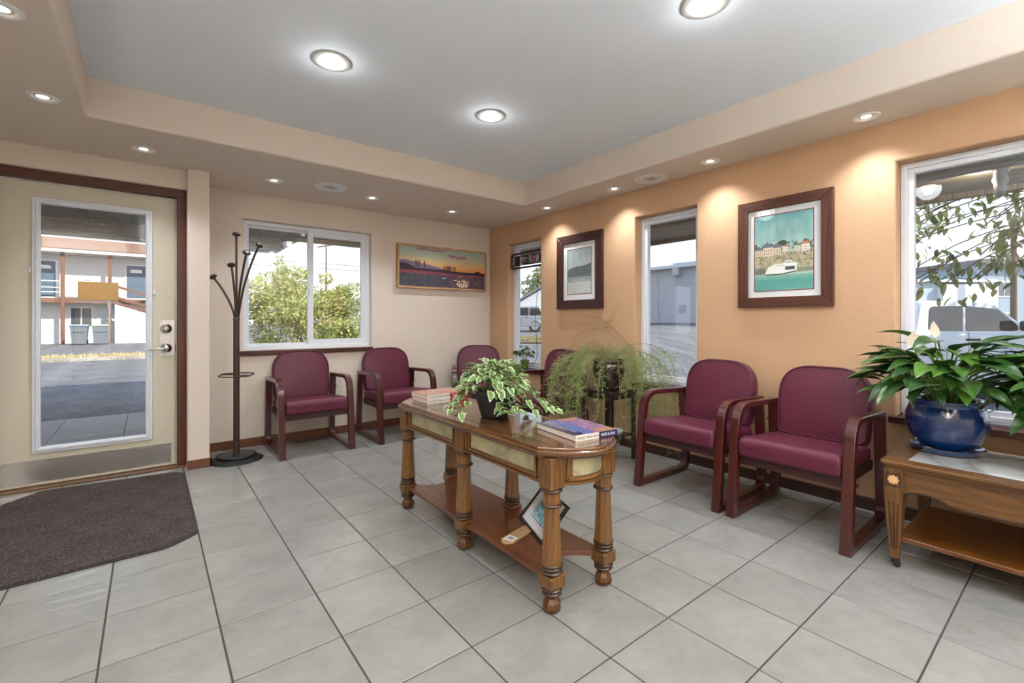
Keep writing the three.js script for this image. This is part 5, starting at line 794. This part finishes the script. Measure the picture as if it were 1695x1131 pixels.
  const lf = []; const r = rng(96); for (let k = 0; k < 160; k++) { const [x, z] = px(-3 + 7 * r(), 20 + 3.5 * r()); lf.push(T3(leafGeo(0.22, 0.13, 0.6, 0.3, 1.2, 3).rotateY(r() * 6.28), x, ground(x, z) + 0.07, z)); } const ll = part(gi, 'fallen_leaves', merge(lf), mat({ color: '#a06a42', roughness: 0.9, side: THREE.DoubleSide }), null); ll.userData.kind = 'stuff';
  const [hx, hz] = px(3.4, 50); const h = thing('white_house', 'small white gabled house behind the silver car', 'house', [hx, 0.3, hz], -YAW); const wm = mat({ color: '#c9cdd0', map: texSiding, roughness: 0.8 }); part(h, 'wall', extrude([[-3.4, 0], [3.4, 0], [3.4, 2.9], [0, 4.9], [-3.4, 2.9]].map((v) => new THREE.Vector2(...v)), [], 6).translate(0, 0, -6), wm); part(h, 'roof', extrude([[-3.9, 2.7], [0, 5.0], [3.9, 2.7], [3.9, 2.95], [0, 5.28], [-3.9, 2.95]].map((v) => new THREE.Vector2(...v)), [], 6.6).translate(0, 0, -6.3), mat({ color: '#75777a', roughness: 0.9 })); for (const x of [-1.7, 1.2]) part(h, 'window', box(1.0, 1.3, 0.06, x, 1.7, 0.02), dkGrey());
  for (const [rr, d, s, lab] of [[4.0, 68, 1.2, 'tall pale green tree behind the small white house'], [-3.2, 44, 0.7, 'young green tree left of the small white house']]) { const [x, z] = px(rr, d); const tr = thing('street_tree', lab, 'tree', [x, 0.2, z]); part(tr, 'trunk', cyl(0.15 * s, 0.25 * s, 4, 0, 2, 0, 10), M.trunk, null); const bl = []; for (let k = 0; k < 12; k++) bl.push([(r() - 0.5) * 5 * s, 4 + 4.2 * s * r(), (r() - 0.5) * 4 * s, (0.9 + 0.8 * r()) * s]); part(tr, 'foliage', leafCloud(97 + d, 3500, bl, 0.24, [[0.3, 0.34, 0.12], [0.42, 0.42, 0.2], [0.22, 0.28, 0.12]]), foliage, null).userData.kind = 'stuff'; }
  // buildings beyond the truck
  const [gx, gz] = px(30.5, 36); const gr = thing('garage_building', 'pale blue grey garage block behind the pickup truck', 'building', [gx, -0.4, gz], -YAW); part(gr, 'wall', span(-6, 2.6, 0, 4.6, -8, 0), mat({ color: '#b9c3c9', map: texSiding, roughness: 0.85 })); part(gr, 'white_bay', span(2.2, 6.4, 0, 4.4, -7, 0.5), mat({ color: '#f0f0ee', map: texSiding, roughness: 0.8 })); for (const x of [-3.4, -0.2]) part(gr, 'garage_door', span(x - 1.3, x + 1.3, 0, 3.2, 0, 0.06), mat({ color: '#c5ccd0', roughness: 0.7 })); part(gr, 'roof_edge', span(-6.2, 6.6, 4.6, 4.8, -8, 0.3), M.white);
  const [bx, bz] = px(42.5, 38); const bh = thing('blue_house', 'pale blue two storey house with white framed windows beyond the truck', 'house', [bx, -0.4, bz], -YAW); part(bh, 'wall', span(-4.5, 8, 0, 6.2, -8, 0), mat({ color: '#9fb0bd', map: texSiding, roughness: 0.85 })); part(bh, 'roof', span(-5, 8.5, 6.2, 6.6, -8.4, 0.6), mat({ color: '#6f6c6a', roughness: 0.9 })); for (const x of [-2.5, 0.6, 3.7]) for (const y of [1.6, 4.2]) { const w = part(bh, 'window', box(1.15, 1.35, 0.06, x, y, 0.02), M.white); for (const s of [-1, 1]) part(w, 'window_pane', box(0.42, 1.1, 0.02, x + s * 0.25, y, 0.06), dkGrey()); }
  const [ux, uz] = px(36.5, 34); const ut = thing('street_pole', 'brown wooden pole in front of the blue house', 'utility pole', [ux, -0.4, uz]); part(ut, 'pole', cyl(0.16, 0.2, 9, 0, 4.5, 0, 12), M.trunk, null);
}
{ // big unseen tree, out of view beside the car park, placed to shade the pickup
  const r = rng(111), tr = thing('unseen_shade_tree', 'large unseen tree out of view beside the car park, placed to shade the pickup truck', 'tree', [14.6, -0.45, 4.6]), bl = [[0, 4.4, 0, 1.6]]; part(tr, 'trunk', cyl(0.16, 0.28, 4, 0, 2, 0, 12), M.trunk, null);
  for (let k = 0; k < 16; k++) { const a = r() * 6.28, q = 2.1 * Math.sqrt(r()); bl.push([q * Math.cos(a), 3.4 + 2.4 * r(), q * Math.sin(a), 0.8 + 0.6 * r()]); }
  part(tr, 'foliage', leafCloud(112, 9000, bl, 0.16, [[0.2, 0.25, 0.08], [0.28, 0.3, 0.1], [0.15, 0.2, 0.06]]), foliage, null).userData.kind = 'stuff';
}
// tree whose drooping branches hang outside the big window
{
  const t = thing('magnolia_tree', 'broad leaved tree with drooping branches outside the big window', 'tree', [9.2, -0.2, 2.0]), r = rng(101), bark = mat({ color: '#6b5647', roughness: 0.9 });
  part(t, 'trunk', tube([V(0, 0, 0), V(-0.1, 1.4, -0.1), V(-0.3, 2.9, -0.5)], 0.14, 16, 10), bark, null);
  const leafMats = ['#839255', '#a3ad68', '#66784a', '#b8b270', '#c4b97a'].map((c) => leafMat(c, lilyTex, { roughness: 0.5, transmission: 0.35 })), geos = [leafGeo(0.13, 0.058, 0.4, 0.2, 1.2, 6, 0, 0.98), leafGeo(0.145, 0.06, 0.8, 0.2, 1.2, 6, 0, 0.98)]; let made = 0; const rest = [];
  for (let i = 0; i < 44; i++) {
    const s = V(-0.3, 2.5 + 0.9 * r(), -0.5), e = V(-2.5 + 1.7 * r(), 1.62 + 1.35 * r(), -3.95 + 2.0 * r()), m = s.clone().lerp(e, 0.5).add(V(0, 0.35, 0)), c = new THREE.CatmullRomCurve3([s, m, e.clone().lerp(m, 0.3).add(V(0, 0.12, 0)), e]);
    part(t, 'branch', new THREE.TubeGeometry(c, 14, 0.007, 5), bark, null);
    for (let k = 0; k < 17; k++) { const at = c.getPoint(0.66 + 0.34 * r()).add(V((r() - 0.5) * 0.34, (r() - 0.65) * 0.4, (r() - 0.5) * 0.34)), mm = leafMats[Math.floor(r() * 5)], az = r() * 6.28, pt = -0.5 + (r() - 0.5) * 1.4, sc = 0.85 + 0.55 * r(), gg = geos[k % 2]; if (made < 290) { placeLeaf(t, 'leaf', gg, mm, at, az, pt, r() - 0.5, sc); made++; } else { const o = new THREE.Object3D(); o.position.copy(at); o.rotation.order = 'YXZ'; o.rotation.set(-pt, az, r() - 0.5); o.scale.setScalar(sc); o.updateMatrix(); rest.push(gg.clone().applyMatrix4(o.matrix)); } }
  }
  part(t, 'more_leaves', merge(rest), leafMats[1], null).userData.kind = 'stuff';
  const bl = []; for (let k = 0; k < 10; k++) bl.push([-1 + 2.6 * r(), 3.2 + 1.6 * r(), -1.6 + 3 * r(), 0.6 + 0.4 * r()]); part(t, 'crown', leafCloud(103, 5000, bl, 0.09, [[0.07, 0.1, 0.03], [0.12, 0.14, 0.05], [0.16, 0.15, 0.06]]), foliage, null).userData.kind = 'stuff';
}

scene.traverse((o) => { if (o.isMesh) { o.castShadow = true; o.receiveShadow = true; } });
renderer.render(scene, camera);
